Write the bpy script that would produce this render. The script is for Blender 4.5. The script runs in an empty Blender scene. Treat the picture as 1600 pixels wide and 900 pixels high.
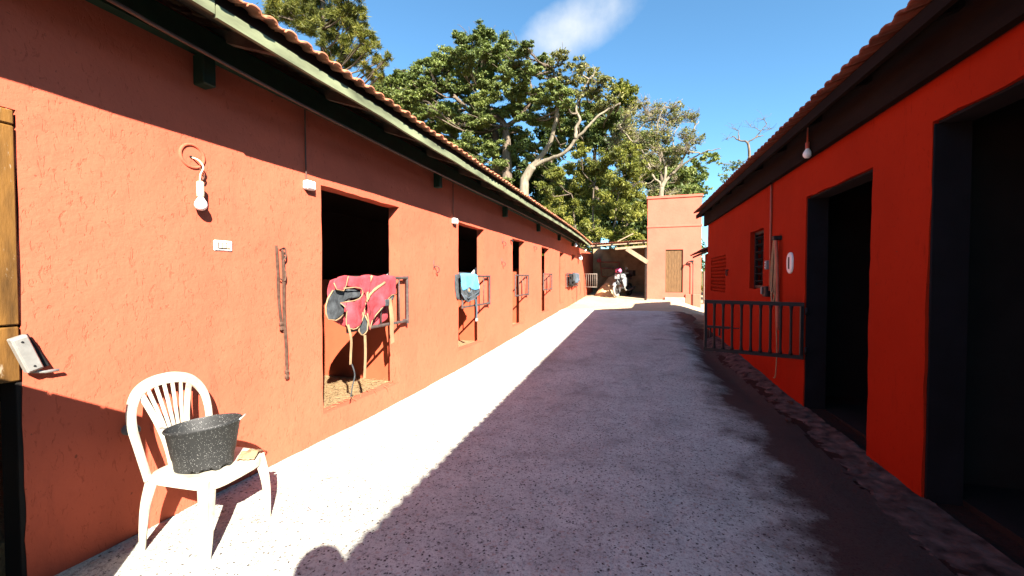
import bpy, bmesh, math, random
import numpy as np
from mathutils import Vector, Matrix, Quaternion

# ------------------------------------------------------------------ camera, sky, sun, exposure
scene = bpy.context.scene
C = scene.collection
R = math.radians
cam_data = bpy.data.cameras.new('camera')
cam_data.sensor_width = 36.0
cam_data.lens = 14.4
cam_data.clip_start = 0.02
cam_data.clip_end = 3000
cam = bpy.data.objects.new('camera', cam_data)
C.objects.link(cam)
cam.location = (0, 0, 1.45)
cam.rotation_euler = (R(90 - 1.361), 0, R(18.166))
scene.camera = cam

SUN = Vector((-1.0, 1.1, -0.97)).normalized()
world = bpy.data.worlds.new('World')
scene.world = world
world.use_nodes = True
wn, wl = world.node_tree.nodes, world.node_tree.links
wn.clear()
sky = wn.new('ShaderNodeTexSky')
sky.sky_type = 'NISHITA'
sky.sun_disc = False
sky.sun_elevation = math.asin(-SUN.z)
sky.sun_rotation = math.atan2(-SUN.x, -SUN.y)
sky.altitude = 600
sky.air_density = 1.0
sky.dust_density = 0.3
sky.ozone_density = 3.0
SKY_STRENGTH = 0.05
bgn = wn.new('ShaderNodeBackground')
bgn.inputs['Strength'].default_value = SKY_STRENGTH
wout = wn.new('ShaderNodeOutputWorld')
# soft clouds: a few elongated puffs broken up by noise, all around the sky
tcw = wn.new('ShaderNodeTexCoord')
def wmath(op, a, b=None):
    n = wn.new('ShaderNodeMath'); n.operation = op
    for i, v in enumerate((a, b)):
        if v is None: continue
        if isinstance(v, (int, float)): n.inputs[i].default_value = v
        else: wl.new(v, n.inputs[i])
    return n.outputs[0]
def cloud_mask(center, along, ra, rb):
    c = Vector(center).normalized(); a = Vector(along); a = (a - c * a.dot(c)).normalized(); b = c.cross(a)
    sub = wn.new('ShaderNodeVectorMath'); sub.operation = 'SUBTRACT'
    wl.new(tcw.outputs['Generated'], sub.inputs[0]); sub.inputs[1].default_value = c
    def dot(v, r):
        d = wn.new('ShaderNodeVectorMath'); d.operation = 'DOT_PRODUCT'
        wl.new(sub.outputs[0], d.inputs[0]); d.inputs[1].default_value = v / r
        return d.outputs['Value']
    da, db, dc = dot(a, ra), dot(b, rb), dot(c, 0.35)
    s = wmath('ADD', wmath('ADD', wmath('MULTIPLY', da, da), wmath('MULTIPLY', db, db)), wmath('MULTIPLY', dc, dc))
    return wmath('SUBTRACT', 1.0, s)
nz = wn.new('ShaderNodeTexNoise'); nz.inputs['Scale'].default_value = 9.0
nz.inputs['Detail'].default_value = 6.0; nz.inputs['Roughness'].default_value = 0.55
wl.new(tcw.outputs['Generated'], nz.inputs['Vector'])
nzs = wmath('MULTIPLY', wmath('SUBTRACT', nz.outputs['Fac'], 0.5), 2.4)
total = None
for cen, alo, ra, rb in (((-0.175, 0.95, 0.575), (0.75, 0.35, 0.45), 0.14, 0.058),
                         ((-0.9, -0.3, 0.5), (0.3, 0.9, 0.1), 0.3, 0.1),
                         ((0.75, 0.6, 0.35), (0.6, -0.7, 0.1), 0.25, 0.06),
                         ((0.3, -0.9, 0.6), (0.9, 0.3, 0.0), 0.3, 0.1)):
    m = cloud_mask(cen, alo, ra, rb)
    m = wmath('MAXIMUM', wmath('ADD', m, nzs), 0.0)
    gate = wmath('MAXIMUM', wmath('MINIMUM', wmath('ADD', cloud_mask(cen, alo, ra * 1.5, rb * 1.6), 0.0), 1.0), 0.0)
    m = wmath('MULTIPLY', wmath('MULTIPLY', m, gate), 1.0)
    total = m if total is None else wmath('ADD', total, m)
cfac = wmath('MINIMUM', wmath('MULTIPLY', total, 0.75), 0.8)
cmix = wn.new('ShaderNodeMixRGB')
wl.new(cfac, cmix.inputs['Fac'])
tint = wn.new('ShaderNodeMixRGB'); tint.blend_type = 'MULTIPLY'; tint.inputs['Fac'].default_value = 1.0
wl.new(sky.outputs[0], tint.inputs['Color1']); tint.inputs['Color2'].default_value = (0.80, 1.15, 1.18, 1)
wl.new(tint.outputs[0], cmix.inputs['Color1'])
cmix.inputs['Color2'].default_value = (4.2, 4.4, 4.6, 1)
wl.new(cmix.outputs[0], bgn.inputs['Color'])
wl.new(bgn.outputs[0], wout.inputs['Surface'])

sun_data = bpy.data.lights.new('sun', 'SUN')
sun_data.energy = 5.0
sun_data.angle = R(0.5)
sun_data.color = (1.0, 0.93, 0.82)
sun = bpy.data.objects.new('sun', sun_data)
sun.rotation_euler = SUN.to_track_quat('-Z', 'Y').to_euler()
sun.location = (10, -11, 10)
C.objects.link(sun)

scene.cycles.max_bounces = 4
scene.cycles.diffuse_bounces = 1
scene.cycles.glossy_bounces = 2
scene.cycles.transmission_bounces = 3
scene.view_settings.view_transform = 'Standard'
scene.view_settings.look = 'None'
scene.view_settings.exposure = 2.3
scene.view_settings.gamma = 1.0
scene.view_settings.use_curve_mapping = False

rnd = random.Random(7)
nrng = np.random.default_rng(11)

# ------------------------------------------------------------------ helpers
def tag(o, label=None, cat=None, group=None, kind=None):
    if label: o['label'] = label
    if cat: o['category'] = cat
    if group: o['group'] = group
    if kind: o['kind'] = kind
    return o

def empty(name, loc=(0, 0, 0), rz=0.0, parent=None):
    o = bpy.data.objects.new(name, None)
    o.empty_display_size = 0.1
    o.location = loc; o.rotation_euler = (0, 0, rz)
    C.objects.link(o)
    if parent: o.parent = parent
    return o

class MB:
    """collects vertices and faces of one mesh"""
    def __init__(self): self.v = []; self.f = []
    def add(self, vs, fs):
        b = len(self.v); self.v += [tuple(p) for p in vs]; self.f += [tuple(i + b for i in f) for f in fs]; return self
    def box(self, a, b):
        x0, y0, z0 = a; x1, y1, z1 = b
        return self.add([(x0,y0,z0),(x1,y0,z0),(x1,y1,z0),(x0,y1,z0),(x0,y0,z1),(x1,y0,z1),(x1,y1,z1),(x0,y1,z1)],
                        [(0,3,2,1),(4,5,6,7),(0,1,5,4),(1,2,6,5),(2,3,7,6),(3,0,4,7)])
    def cbox(self, a, b, c=0.004):
        """box with chamfered edges"""
        x0, y0, z0 = a; x1, y1, z1 = b
        c = min(c, (x1-x0)*.45, (y1-y0)*.45, (z1-z0)*.45)
        bm = bmesh.new(); bmesh.ops.create_cube(bm, size=1)
        for v in bm.verts:
            v.co = Vector(((x0+x1)/2+v.co.x*(x1-x0), (y0+y1)/2+v.co.y*(y1-y0), (z0+z1)/2+v.co.z*(z1-z0)))
        bmesh.ops.bevel(bm, geom=bm.edges[:], offset=c, segments=1, affect='EDGES')
        self.frombm(bm); return self
    def frombm(self, bm):
        bm.verts.index_update()
        self.add([v.co for v in bm.verts], [[v.index for v in f.verts] for f in bm.faces]); bm.free()
    def bar(self, p, q, w, h, up=(0, 0, 1), jit=0.0):
        p, q = Vector(p), Vector(q); d = (q - p).normalized(); u = Vector(up)
        s = d.cross(u)
        if s.length < 1e-4: s = d.cross(Vector((1, 0, 0)))
        s.normalize(); u = s.cross(d).normalized()
        vs = []
        for e in (p, q):
            for a, b in ((-1,-1),(1,-1),(1,1),(-1,1)): vs.append(e + s*a*w/2 + u*b*h/2)
        return self.add(vs, [(0,1,2,3),(7,6,5,4),(0,4,5,1),(1,5,6,2),(2,6,7,3),(3,7,4,0)])
    def tube(self, pts, r, n=8, cap=True, flat=None):
        pts = [Vector(p) for p in pts]; m = len(pts)
        rs = list(r) if hasattr(r, '__len__') else [r]*m
        prev = None; rings = []
        for i, p in enumerate(pts):
            d = (pts[min(i+1, m-1)] - pts[max(i-1, 0)])
            d = d.normalized() if d.length > 1e-9 else Vector((0,0,1))
            if prev is None:
                a = d.orthogonal().normalized() if flat is None else Vector(flat)
            else: a = prev
            a = (a - d*a.dot(d))
            a = a.normalized() if a.length > 1e-6 else d.orthogonal().normalized()
            prev = a; b = d.cross(a)
            rings.append([p + (a*math.cos(2*math.pi*k/n) + b*math.sin(2*math.pi*k/n))*rs[i] for k in range(n)])
        vs = [v for rg in rings for v in rg]; fs = []
        for i in range(m-1):
            for k in range(n):
                fs.append((i*n+k, i*n+(k+1)%n, (i+1)*n+(k+1)%n, (i+1)*n+k))
        if cap: fs += [tuple(range(n-1, -1, -1)), tuple((m-1)*n+k for k in range(n))]
        return self.add(vs, fs)
    def strip(self, pts, w, t, side=(0, 1, 0)):
        """flat strap: rectangular section w (along side) x t along a path"""
        pts = [Vector(p) for p in pts]; s0 = Vector(side).normalized(); m = len(pts); vs = []; fs = []
        ws = list(w) if hasattr(w, '__len__') else [w]*m
        for i, p in enumerate(pts):
            d = (pts[min(i+1,m-1)] - pts[max(i-1,0)]).normalized(); s = (s0 - d*s0.dot(d)).normalized(); nrm = d.cross(s)
            for a, b in ((-1,-1),(1,-1),(1,1),(-1,1)): vs.append(p + s*a*ws[i]/2 + nrm*b*t/2)
        for i in range(m-1):
            for k in range(4): fs.append((i*4+k, i*4+(k+1)%4, i*4+4+(k+1)%4, i*4+4+k))
        fs += [(3,2,1,0), tuple((m-1)*4+k for k in range(4))]
        return self.add(vs, fs)
    def lathe(self, prof, n=20, origin=(0,0,0), axis='z', sx=1.0, sy=1.0, cap=True):
        vs = []; fs = []; m = len(prof); o = Vector(origin)
        for r, z in prof:
            for k in range(n):
                a = 2*math.pi*k/n
                p = Vector((r*math.cos(a)*sx, r*math.sin(a)*sy, z))
                if axis == 'x': p = Vector((p.z, p.x, p.y))
                if axis == 'y': p = Vector((p.x, p.z, p.y))
                vs.append(o + p)
        for i in range(m-1):
            for k in range(n): fs.append((i*n+k, i*n+(k+1)%n, (i+1)*n+(k+1)%n, (i+1)*n+k))
        if cap: fs += [tuple(range(n-1,-1,-1)), tuple((m-1)*n+k for k in range(n))]
        return self.add(vs, fs)
    def prism(self, poly, o, u, v, depth):
        """polygon of (a, b) in the frame o + a*u + b*v, extruded along u x v by depth"""
        o, u, v = Vector(o), Vector(u), Vector(v); w = u.cross(v).normalized()*depth; n = len(poly)
        a = [o + u*p[0] + v*p[1] for p in poly]; b = [p + w for p in a]
        return self.add(a + b, [tuple(range(n-1,-1,-1)), tuple(range(n, 2*n))] + [(i, (i+1)%n, n+(i+1)%n, n+i) for i in range(n)])
    def transform(self, M):
        self.v = [tuple(M @ Vector(p)) for p in self.v]; return self
    def mesh(self, name, mat, smooth=False):
        me = bpy.data.meshes.new(name)
        me.from_pydata(self.v, [], self.f); me.update()
        bm = bmesh.new(); bm.from_mesh(me); bmesh.ops.recalc_face_normals(bm, faces=bm.faces[:]); bm.to_mesh(me); bm.free()
        if mat: me.materials.append(mat)
        if smooth:
            me.polygons.foreach_set('use_smooth', [True]*len(me.polygons))
        return me
    def build(self, name, mat, parent=None, smooth=False, angle=None):
        me = self.mesh(name, mat, smooth)
        if smooth and angle:
            try: me.set_sharp_from_angle(angle=R(angle))
            except Exception: pass
        o = bpy.data.objects.new(name, me); C.objects.link(o)
        if parent: o.parent = parent
        return o

def link(name, me, parent=None, M=None):
    o = bpy.data.objects.new(name, me); C.objects.link(o)
    if parent: o.parent = parent
    if M is not None: o.matrix_local = M
    return o

def vnoise(x, y, seed=0):
    xi = np.floor(x).astype(np.int64); yi = np.floor(y).astype(np.int64); fx = x-xi; fy = y-yi
    fx = fx*fx*(3-2*fx); fy = fy*fy*(3-2*fy)
    def h(a, b):
        n = (a*374761393 + b*668265263 + seed*1442695041) & 0x7fffffff
        n = ((n ^ (n >> 13))*1274126177) & 0x7fffffff
        return ((n ^ (n >> 16)) & 0xffff)/65535.0
    return (h(xi,yi)*(1-fx)+h(xi+1,yi)*fx)*(1-fy)+(h(xi,yi+1)*(1-fx)+h(xi+1,yi+1)*fx)*fy
def fbm(x, y, oct=4, seed=0):
    s = 0; a = 0.5
    for o in range(oct):
        s = s + a*(vnoise(x*2**o, y*2**o, seed+o)-0.5); a *= 0.55
    return s
def n1(x, y, seed=0):
    s = 0.0; a = 0.5
    for o in range(4):
        X = x*2**o; Y = y*2**o; xi = math.floor(X); yi = math.floor(Y); fx = X-xi; fy = Y-yi
        fx = fx*fx*(3-2*fx); fy = fy*fy*(3-2*fy); h = []
        for p, q in ((xi, yi), (xi+1, yi), (xi, yi+1), (xi+1, yi+1)):
            n = (p*374761393+q*668265263+(seed+o)*1442695041) & 0x7fffffff
            n = ((n ^ (n >> 13))*1274126177) & 0x7fffffff
            h.append(((n ^ (n >> 16)) & 0xffff)/65535.0)
        s += a*((h[0]*(1-fx)+h[1]*fx)*(1-fy)+(h[2]*(1-fx)+h[3]*fx)*fy-0.5); a *= 0.55
    return s

# ------------------------------------------------------------------ materials
def new_mat(name):
    m = bpy.data.materials.new(name); m.use_nodes = True
    nt = m.node_tree; b = nt.nodes['Principled BSDF']
    return m, nt, b
def nd(nt, t, **kw):
    n = nt.nodes.new(t)
    for k, v in kw.items():
        if k in n.inputs.keys(): n.inputs[k].default_value = v
        else: setattr(n, k, v)
    return n
def coords(nt, scale=(1,1,1), world=False):
    if world:
        g = nd(nt, 'ShaderNodeNewGeometry'); out = g.outputs['Position']
    else:
        g = nd(nt, 'ShaderNodeTexCoord'); out = g.outputs['Object']
    mp = nd(nt, 'ShaderNodeMapping'); mp.inputs['Scale'].default_value = scale
    nt.links.new(out, mp.inputs['Vector']); return mp.outputs[0]
def noise(nt, vec, scale, detail=4, rough=0.55, dist=0.0):
    n = nd(nt, 'ShaderNodeTexNoise', Scale=scale, Detail=detail, Roughness=rough, Distortion=dist)
    nt.links.new(vec, n.inputs['Vector']); return n.outputs['Fac']
def ramp(nt, fac, stops):
    r = nd(nt, 'ShaderNodeValToRGB'); e = r.color_ramp.elements
    while len(e) < len(stops): e.new(0.5)
    for i, (p, c) in enumerate(stops):
        e[i].position = p; e[i].color = (c if hasattr(c, '__len__') else (c,c,c)) + ((1,) if not hasattr(c,'__len__') or len(c)==3 else ())
    nt.links.new(fac, r.inputs[0]); return r.outputs[0]
def mix(nt, fac, a, b, mode='MIX'):
    m = nd(nt, 'ShaderNodeMixRGB', blend_type=mode)
    for s, v in ((m.inputs[0], fac), (m.inputs[1], a), (m.inputs[2], b)):
        if isinstance(v, (int, float)): s.default_value = v
        elif isinstance(v, tuple): s.default_value = v if len(v) == 4 else v+(1,)
        else: nt.links.new(v, s)
    return m.outputs[0]
def bump(nt, b, height, strength=0.3, dist=0.02, prev=None):
    n = nd(nt, 'ShaderNodeBump', Strength=strength, Distance=dist)
    nt.links.new(height, n.inputs['Height'])
    if prev: nt.links.new(prev, n.inputs['Normal'])
    nt.links.new(n.outputs[0], b.inputs['Normal']); return n.outputs[0]

def simple(name, col, rough=0.6, metal=0.0, var=0.25, nscale=8.0, bstr=0.15, bscale=60.0, spec=0.25, stretch=(1,1,1)):
    m, nt, b = new_mat(name)
    v = coords(nt, stretch)
    f = noise(nt, v, nscale, 5)
    lo = tuple(c*(1-var) for c in col); hi = tuple(min(1, c*(1+var)) for c in col)
    nt.links.new(ramp(nt, f, [(0.3, lo), (0.7, hi)]), b.inputs['Base Color'])
    b.inputs['Roughness'].default_value = rough; b.inputs['Metallic'].default_value = metal
    b.inputs['Specular IOR Level'].default_value = spec
    if bstr: bump(nt, b, noise(nt, v, bscale, 4), bstr, 0.004)
    return m

def stucco(name, col, streak=1.0, dirt=0.35, gouge=1.0):
    m, nt, b = new_mat(name)
    v1 = coords(nt); vs = coords(nt, (46, 46, 17)); vf = coords(nt, (1, 1, 1))
    big = noise(nt, v1, 1.3, 6, 0.6)
    base = ramp(nt, big, [(0.3, tuple(c*0.88 for c in col)), (0.55, col), (0.75, tuple(min(1,c*1.06) for c in col))])
    st = noise(nt, vs, 1.0, 4, 0.6, 1.1)
    stm = ramp(nt, st, [(0.33, 0.0), (0.41, 1.0)])
    base = mix(nt, ramp(nt, st, [(0.33, 1.0), (0.40, 0.0)]), base, (col[0]*0.82, col[1]*0.80, col[2]*0.78))
    # grime: drips and splash marks with shapes of their own
    vd = coords(nt, (4, 4, 0.9)); dr = noise(nt, vd, 1.6, 6, 0.7)
    base = mix(nt, ramp(nt, dr, [(0.60, 0.0), (0.78, dirt)]), base, (col[0]*0.45, col[1]*0.5, col[2]*0.6))
    sp = noise(nt, v1, 26, 3, 0.5)
    base = mix(nt, ramp(nt, sp, [(0.72, 0.0), (0.76, 0.7)]), base, (0.12, 0.04, 0.025))
    nt.links.new(base, b.inputs['Base Color'])
    b.inputs['Roughness'].default_value = 0.9; b.inputs['Specular IOR Level'].default_value = 0.04
    n = bump(nt, b, stm, 0.45*gouge, 0.004)
    n = bump(nt, b, noise(nt, v1, 45, 5, 0.6), 0.35, 0.006, n)
    bump(nt, b, noise(nt, v1, 5, 4, 0.5), 0.35, 0.03, n)
    return m

M = {}
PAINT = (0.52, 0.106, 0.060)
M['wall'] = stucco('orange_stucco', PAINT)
M['wall_r'] = stucco('shade_red_plaster', (0.33, 0.021, 0.006), gouge=0.3, dirt=0.75)  # darker red copy of the wall paint, shade put into its colour
M['tower'] = stucco('salmon_plaster', (0.46, 0.120, 0.080), gouge=0.3, dirt=0.2)
M['inner'] = simple('shade_dark_interior', (0.012, 0.010, 0.009), 0.9, var=0.3, nscale=3)  # base colour lowered to near-black to deepen the indoor shade
M['jamb'] = simple('shade_dark_jamb', (0.006, 0.006, 0.008), 0.9, var=0.3, nscale=5)  # colour pulled down so it carries the doorway shade
M['low_wall'] = simple('orange_low_partition', (0.40, 0.075, 0.032), 0.85, var=0.12, nscale=4)
M['white_board'] = simple('white_board', (0.7, 0.7, 0.68), 0.6, var=0.06)
M['green_wood'] = simple('green_grey_wood', (0.15, 0.165, 0.095), 0.8, var=0.6, nscale=6, stretch=(1, 0.3, 1), bstr=0.4)
M['dark_green'] = simple('dark_green_paint', (0.008, 0.022, 0.012), 0.6, var=0.3)
M['old_wood'] = simple('weathered_dark_wood', (0.022, 0.012, 0.008), 0.85, var=0.4, nscale=7, stretch=(1, 0.25, 1), bstr=0.4)
M['rafter_wood'] = simple('brown_rafter_wood', (0.075, 0.045, 0.03), 0.85, var=0.4, nscale=7, bstr=0.4)
M['shade_wood'] = simple('shade_black_wood', (0.009, 0.005, 0.0035), 0.95, var=0.4, nscale=7, stretch=(1, 0.25, 1), bstr=0.3, spec=0.1)  # eave timber blackened in colour to stand for the deep shade there
M['pale_wood'] = simple('sunbleached_wood', (0.27, 0.19, 0.12), 0.8, var=0.25, nscale=9, stretch=(1, 1, 0.2), bstr=0.3)
M['door_wood'] = simple('brown_plank_wood', (0.125, 0.065, 0.026), 0.7, var=0.35, nscale=14, stretch=(3, 3, 0.35), bstr=0.3)
M['yellow_wood'] = simple('ochre_painted_wood', (0.115, 0.052, 0.010), 0.65, var=0.6, nscale=9, stretch=(2, 2, 0.4), bstr=0.4)
nt_y = M['yellow_wood'].node_tree; by = nt_y.nodes['Principled BSDF']; lk = by.inputs['Base Color'].links[0].from_socket
nt_y.links.new(mix(nt_y, ramp(nt_y, noise(nt_y, coords(nt_y, (3, 3, 0.8)), 4.0, 6, 0.7), [(0.56, 0.0), (0.60, 0.8)]), lk, (0.30, 0.24, 0.17)), by.inputs['Base Color'])
M['steel'] = simple('grey_steel_tube', (0.075, 0.055, 0.05), 0.6, metal=0.2, var=0.35, nscale=20)
M['pale_steel'] = simple('pale_painted_steel', (0.20, 0.16, 0.13), 0.6, metal=0.1, var=0.2)
M['black_steel'] = simple('black_painted_steel', (0.012, 0.012, 0.013), 0.5, var=0.3)
M['zinc'] = simple('zinc_plate', (0.42, 0.41, 0.38), 0.5, metal=0.6, var=0.25, nscale=12)
M['rope'] = simple('brown_leather_strap', (0.085, 0.045, 0.03), 0.7, var=0.4, nscale=30)
M['white_plastic'] = simple('white_plastic', (0.75, 0.74, 0.71), 0.45, var=0.05)
M['ivory_plastic'] = simple('ivory_plastic', (0.62, 0.56, 0.36), 0.5, var=0.15)
M['bulb_glass'] = simple('white_bulb', (0.80, 0.80, 0.78), 0.25, var=0.02, bstr=0)
M['pvc'] = simple('grey_pvc', (0.22, 0.21, 0.20), 0.5, var=0.12)
M['conduit_r'] = simple('red_painted_conduit', (0.42, 0.10, 0.06), 0.55, var=0.15)
M['cable'] = simple('brown_conduit', (0.10, 0.05, 0.035), 0.7, var=0.2)
M['black'] = simple('black_rubber', (0.015, 0.015, 0.015), 0.6, var=0.3)
M['hose'] = simple('pale_hose', (0.33, 0.22, 0.12), 0.5, var=0.2)
M['red_cloth'] = simple('red_blanket_cloth', (0.36, 0.046, 0.058), 0.9, var=0.35, nscale=9, bstr=0.5, bscale=260)
M['trim'] = simple('cream_binding', (0.27, 0.175, 0.095), 0.9, var=0.25)
M['lining'] = simple('dark_grey_lining', (0.05, 0.055, 0.06), 0.9, var=0.5, nscale=18, bstr=0.5, bscale=120)
M['blue_cloth'] = simple('blue_blanket_cloth', (0.10, 0.36, 0.60), 0.9, var=0.15, bstr=0.5, bscale=260)
M['grey_cloth'] = simple('blue_grey_tarp', (0.07, 0.09, 0.11), 0.75, var=0.25)
M['shed_wall'] = simple('tan_shed_plaster', (0.36, 0.22, 0.12), 0.9, var=0.3, nscale=3, bstr=0.4)
M['sand_heap'] = simple('pale_sand_cloth', (0.52, 0.37, 0.20), 0.9, var=0.15, nscale=6, bstr=0.5)
M['pink'] = simple('pink_shell', (0.75, 0.16, 0.33), 0.35, var=0.05, bstr=0)
M['red_ball'] = simple('red_rubber', (0.55, 0.06, 0.05), 0.4, var=0.08)
M['moto_white'] = simple('white_fairing', (0.24, 0.245, 0.25), 0.3, var=0.12, bstr=0)
M['moto_grey'] = simple('grey_engine', (0.12, 0.12, 0.12), 0.4, metal=0.6, var=0.3)
M['cement'] = simple('grey_cement', (0.36, 0.29, 0.20), 0.9, var=0.3, nscale=6, bstr=0.5)
M['rubble'] = simple('broken_mortar', (0.085, 0.05, 0.042), 0.95, var=0.85, nscale=9, bstr=0.9, bscale=40)
M['skin'] = simple('skin', (0.45, 0.26, 0.17), 0.5, var=0.05, bstr=0)
M['shirt'] = simple('dark_shirt', (0.05, 0.06, 0.09), 0.9, var=0.1)
M['trousers'] = simple('denim', (0.06, 0.08, 0.14), 0.9, var=0.15)
M['hair'] = simple('dark_hair', (0.02, 0.014, 0.01), 0.7, var=0.2)

# clay tiles: each piece its own tint
def tile_mat(name, col):
    m, nt, b = new_mat(name)
    oi = nd(nt, 'ShaderNodeObjectInfo'); v = coords(nt)
    f = noise(nt, v, 14, 5, 0.65)
    c = ramp(nt, oi.outputs['Random'], [(0.0, tuple(x*0.72 for x in col)), (0.5, col), (1.0, (col[0]*1.15, col[1]*1.25, col[2]*1.35))])
    c = mix(nt, ramp(nt, f, [(0.45, 0.0), (0.8, 0.65)]), c, (0.10, 0.065, 0.045))
    nt.links.new(c, b.inputs['Base Color']); b.inputs['Roughness'].default_value = 0.9
    bump(nt, b, noise(nt, v, 60, 4), 0.4, 0.004); return m
M['tile'] = tile_mat('clay_tile', (0.44, 0.155, 0.075))
M['tile_r'] = tile_mat('red_clay_tile', (0.17, 0.04, 0.02))  # tile darkened so the shaded block's eave carries shade in its colour

# concrete lane
def lane_mat():
    m, nt, b = new_mat('lane_concrete')
    v = coords(nt, (1,1,1), True)
    big = noise(nt, v, 0.7, 6, 0.6, 0.3); mid = noise(nt, v, 5, 6, 0.65); fine = noise(nt, v, 85, 5, 0.7)
    c = ramp(nt, big, [(0.30, (0.46, 0.475, 0.41)), (0.5, (0.58, 0.60, 0.52)), (0.7, (0.66, 0.68, 0.60))])
    c = mix(nt, ramp(nt, mid, [(0.46, 0.0), (0.72, 0.42)]), c, (0.28, 0.265, 0.25))
    c = mix(nt, ramp(nt, fine, [(0.32, 0.75), (0.47, 0.0)]), c, (0.13, 0.115, 0.105))
    grit = noise(nt, v, 38, 6, 0.75)
    c = mix(nt, ramp(nt, grit, [(0.34, 0.9), (0.48, 0.0)]), c, (0.15, 0.14, 0.13))
    c = mix(nt, ramp(nt, grit, [(0.58, 0.0), (0.75, 0.4)]), c, (0.70, 0.71, 0.68))
    dv = nd(nt, 'ShaderNodeVectorMath', operation='MULTIPLY_ADD'); dn = nd(nt, 'ShaderNodeTexNoise', Scale=60.0, Detail=3.0); nt.links.new(v, dn.inputs['Vector'])
    nt.links.new(dn.outputs['Color'], dv.inputs[0]); dv.inputs[1].default_value = (0.022, 0.022, 0.022); nt.links.new(v, dv.inputs[2])
    vo = nd(nt, 'ShaderNodeTexVoronoi', Scale=62.0); nt.links.new(dv.outputs[0], vo.inputs['Vector'])
    spk = nd(nt, 'ShaderNodeTexWhiteNoise'); nt.links.new(vo.outputs['Position'], spk.inputs['Vector'])
    dens = noise(nt, v, 2.2, 4, 0.6)
    sm_ = nd(nt, 'ShaderNodeMath', operation='MULTIPLY_ADD'); nt.links.new(dens, sm_.inputs[0]); sm_.inputs[1].default_value = 0.35; nt.links.new(spk.outputs['Value'], sm_.inputs[2])
    sp1 = mix(nt, 1.0, ramp(nt, sm_.outputs[0], [(0.98, 0.0), (1.0, 1.0)]), ramp(nt, vo.outputs['Distance'], [(0.28, 1.0), (0.48, 0.0)]), 'MULTIPLY')
    c = mix(nt, sp1, c, (0.055, 0.045, 0.042))
    c = mix(nt, ramp(nt, spk.outputs['Value'], [(0.03, 0.45), (0.06, 0.0)]), c, (0.42, 0.26, 0.19))
    # patches worn darker, hairline cracks, dung and dust smears
    c = mix(nt, ramp(nt, noise(nt, v, 1.9, 7, 0.7, 0.6), [(0.52, 0.0), (0.66, 0.5)]), c, (0.22, 0.205, 0.185))
    c = mix(nt, ramp(nt, noise(nt, v, 0.45, 5, 0.6, 1.0), [(0.55, 0.0), (0.70, 0.35)]), c, (0.30, 0.25, 0.20))
    wv = nd(nt, 'ShaderNodeVectorMath', operation='ADD'); nt.links.new(v, wv.inputs[0])
    nzc = nd(nt, 'ShaderNodeTexNoise', Scale=1.6, Detail=5.0); nt.links.new(v, nzc.inputs['Vector']); nt.links.new(nzc.outputs['Color'], wv.inputs[1])
    vc = nd(nt, 'ShaderNodeTexVoronoi', Scale=0.19, feature='DISTANCE_TO_EDGE'); nt.links.new(wv.outputs[0], vc.inputs['Vector'])
    crack = ramp(nt, vc.outputs['Distance'], [(0.0, 0.55), (0.0012, 0.0)])
    crack = mix(nt, 1.0, crack, ramp(nt, noise(nt, v, 0.9, 3, 0.6), [(0.48, 0.0), (0.60, 0.75)]), 'MULTIPLY')
    c = mix(nt, crack, c, (0.10, 0.09, 0.08))
    # red clay washed off the verge: a stain with a ragged edge along the right-hand side
    sep = nd(nt, 'ShaderNodeSeparateXYZ'); nt.links.new(v, sep.inputs[0])
    e = nd(nt, 'ShaderNodeMath', operation='MULTIPLY_ADD'); nt.links.new(noise(nt, v, 1.7, 6, 0.65), e.inputs[0]); e.inputs[1].default_value = 1.3
    nt.links.new(sep.outputs['X'], e.inputs[2])
    st = ramp(nt, e.outputs[0], [(0.0, 0.0), (1.0, 0.0)])
    mr = nd(nt, 'ShaderNodeMapRange'); mr.inputs['From Min'].default_value = 1.25; mr.inputs['From Max'].default_value = 1.62
    nt.links.new(e.outputs[0], mr.inputs['Value'])
    mm = nd(nt, 'ShaderNodeMath', operation='MULTIPLY'); nt.links.new(mr.outputs[0], mm.inputs[0]); mm.inputs[1].default_value = 0.96
    c = mix(nt, mm.outputs[0], c, mix(nt, fine, (0.018, 0.007, 0.005), (0.06, 0.026, 0.02)))
    nt.links.new(c, b.inputs['Base Color']); b.inputs['Roughness'].default_value = 0.85; b.inputs['Specular IOR Level'].default_value = 0.3
    n = bump(nt, b, fine, 0.9, 0.008); n = bump(nt, b, vo.outputs['Distance'], 0.5, 0.006, n); bump(nt, b, mid, 0.4, 0.02, n)
    return m
M['lane'] = lane_mat()

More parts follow.
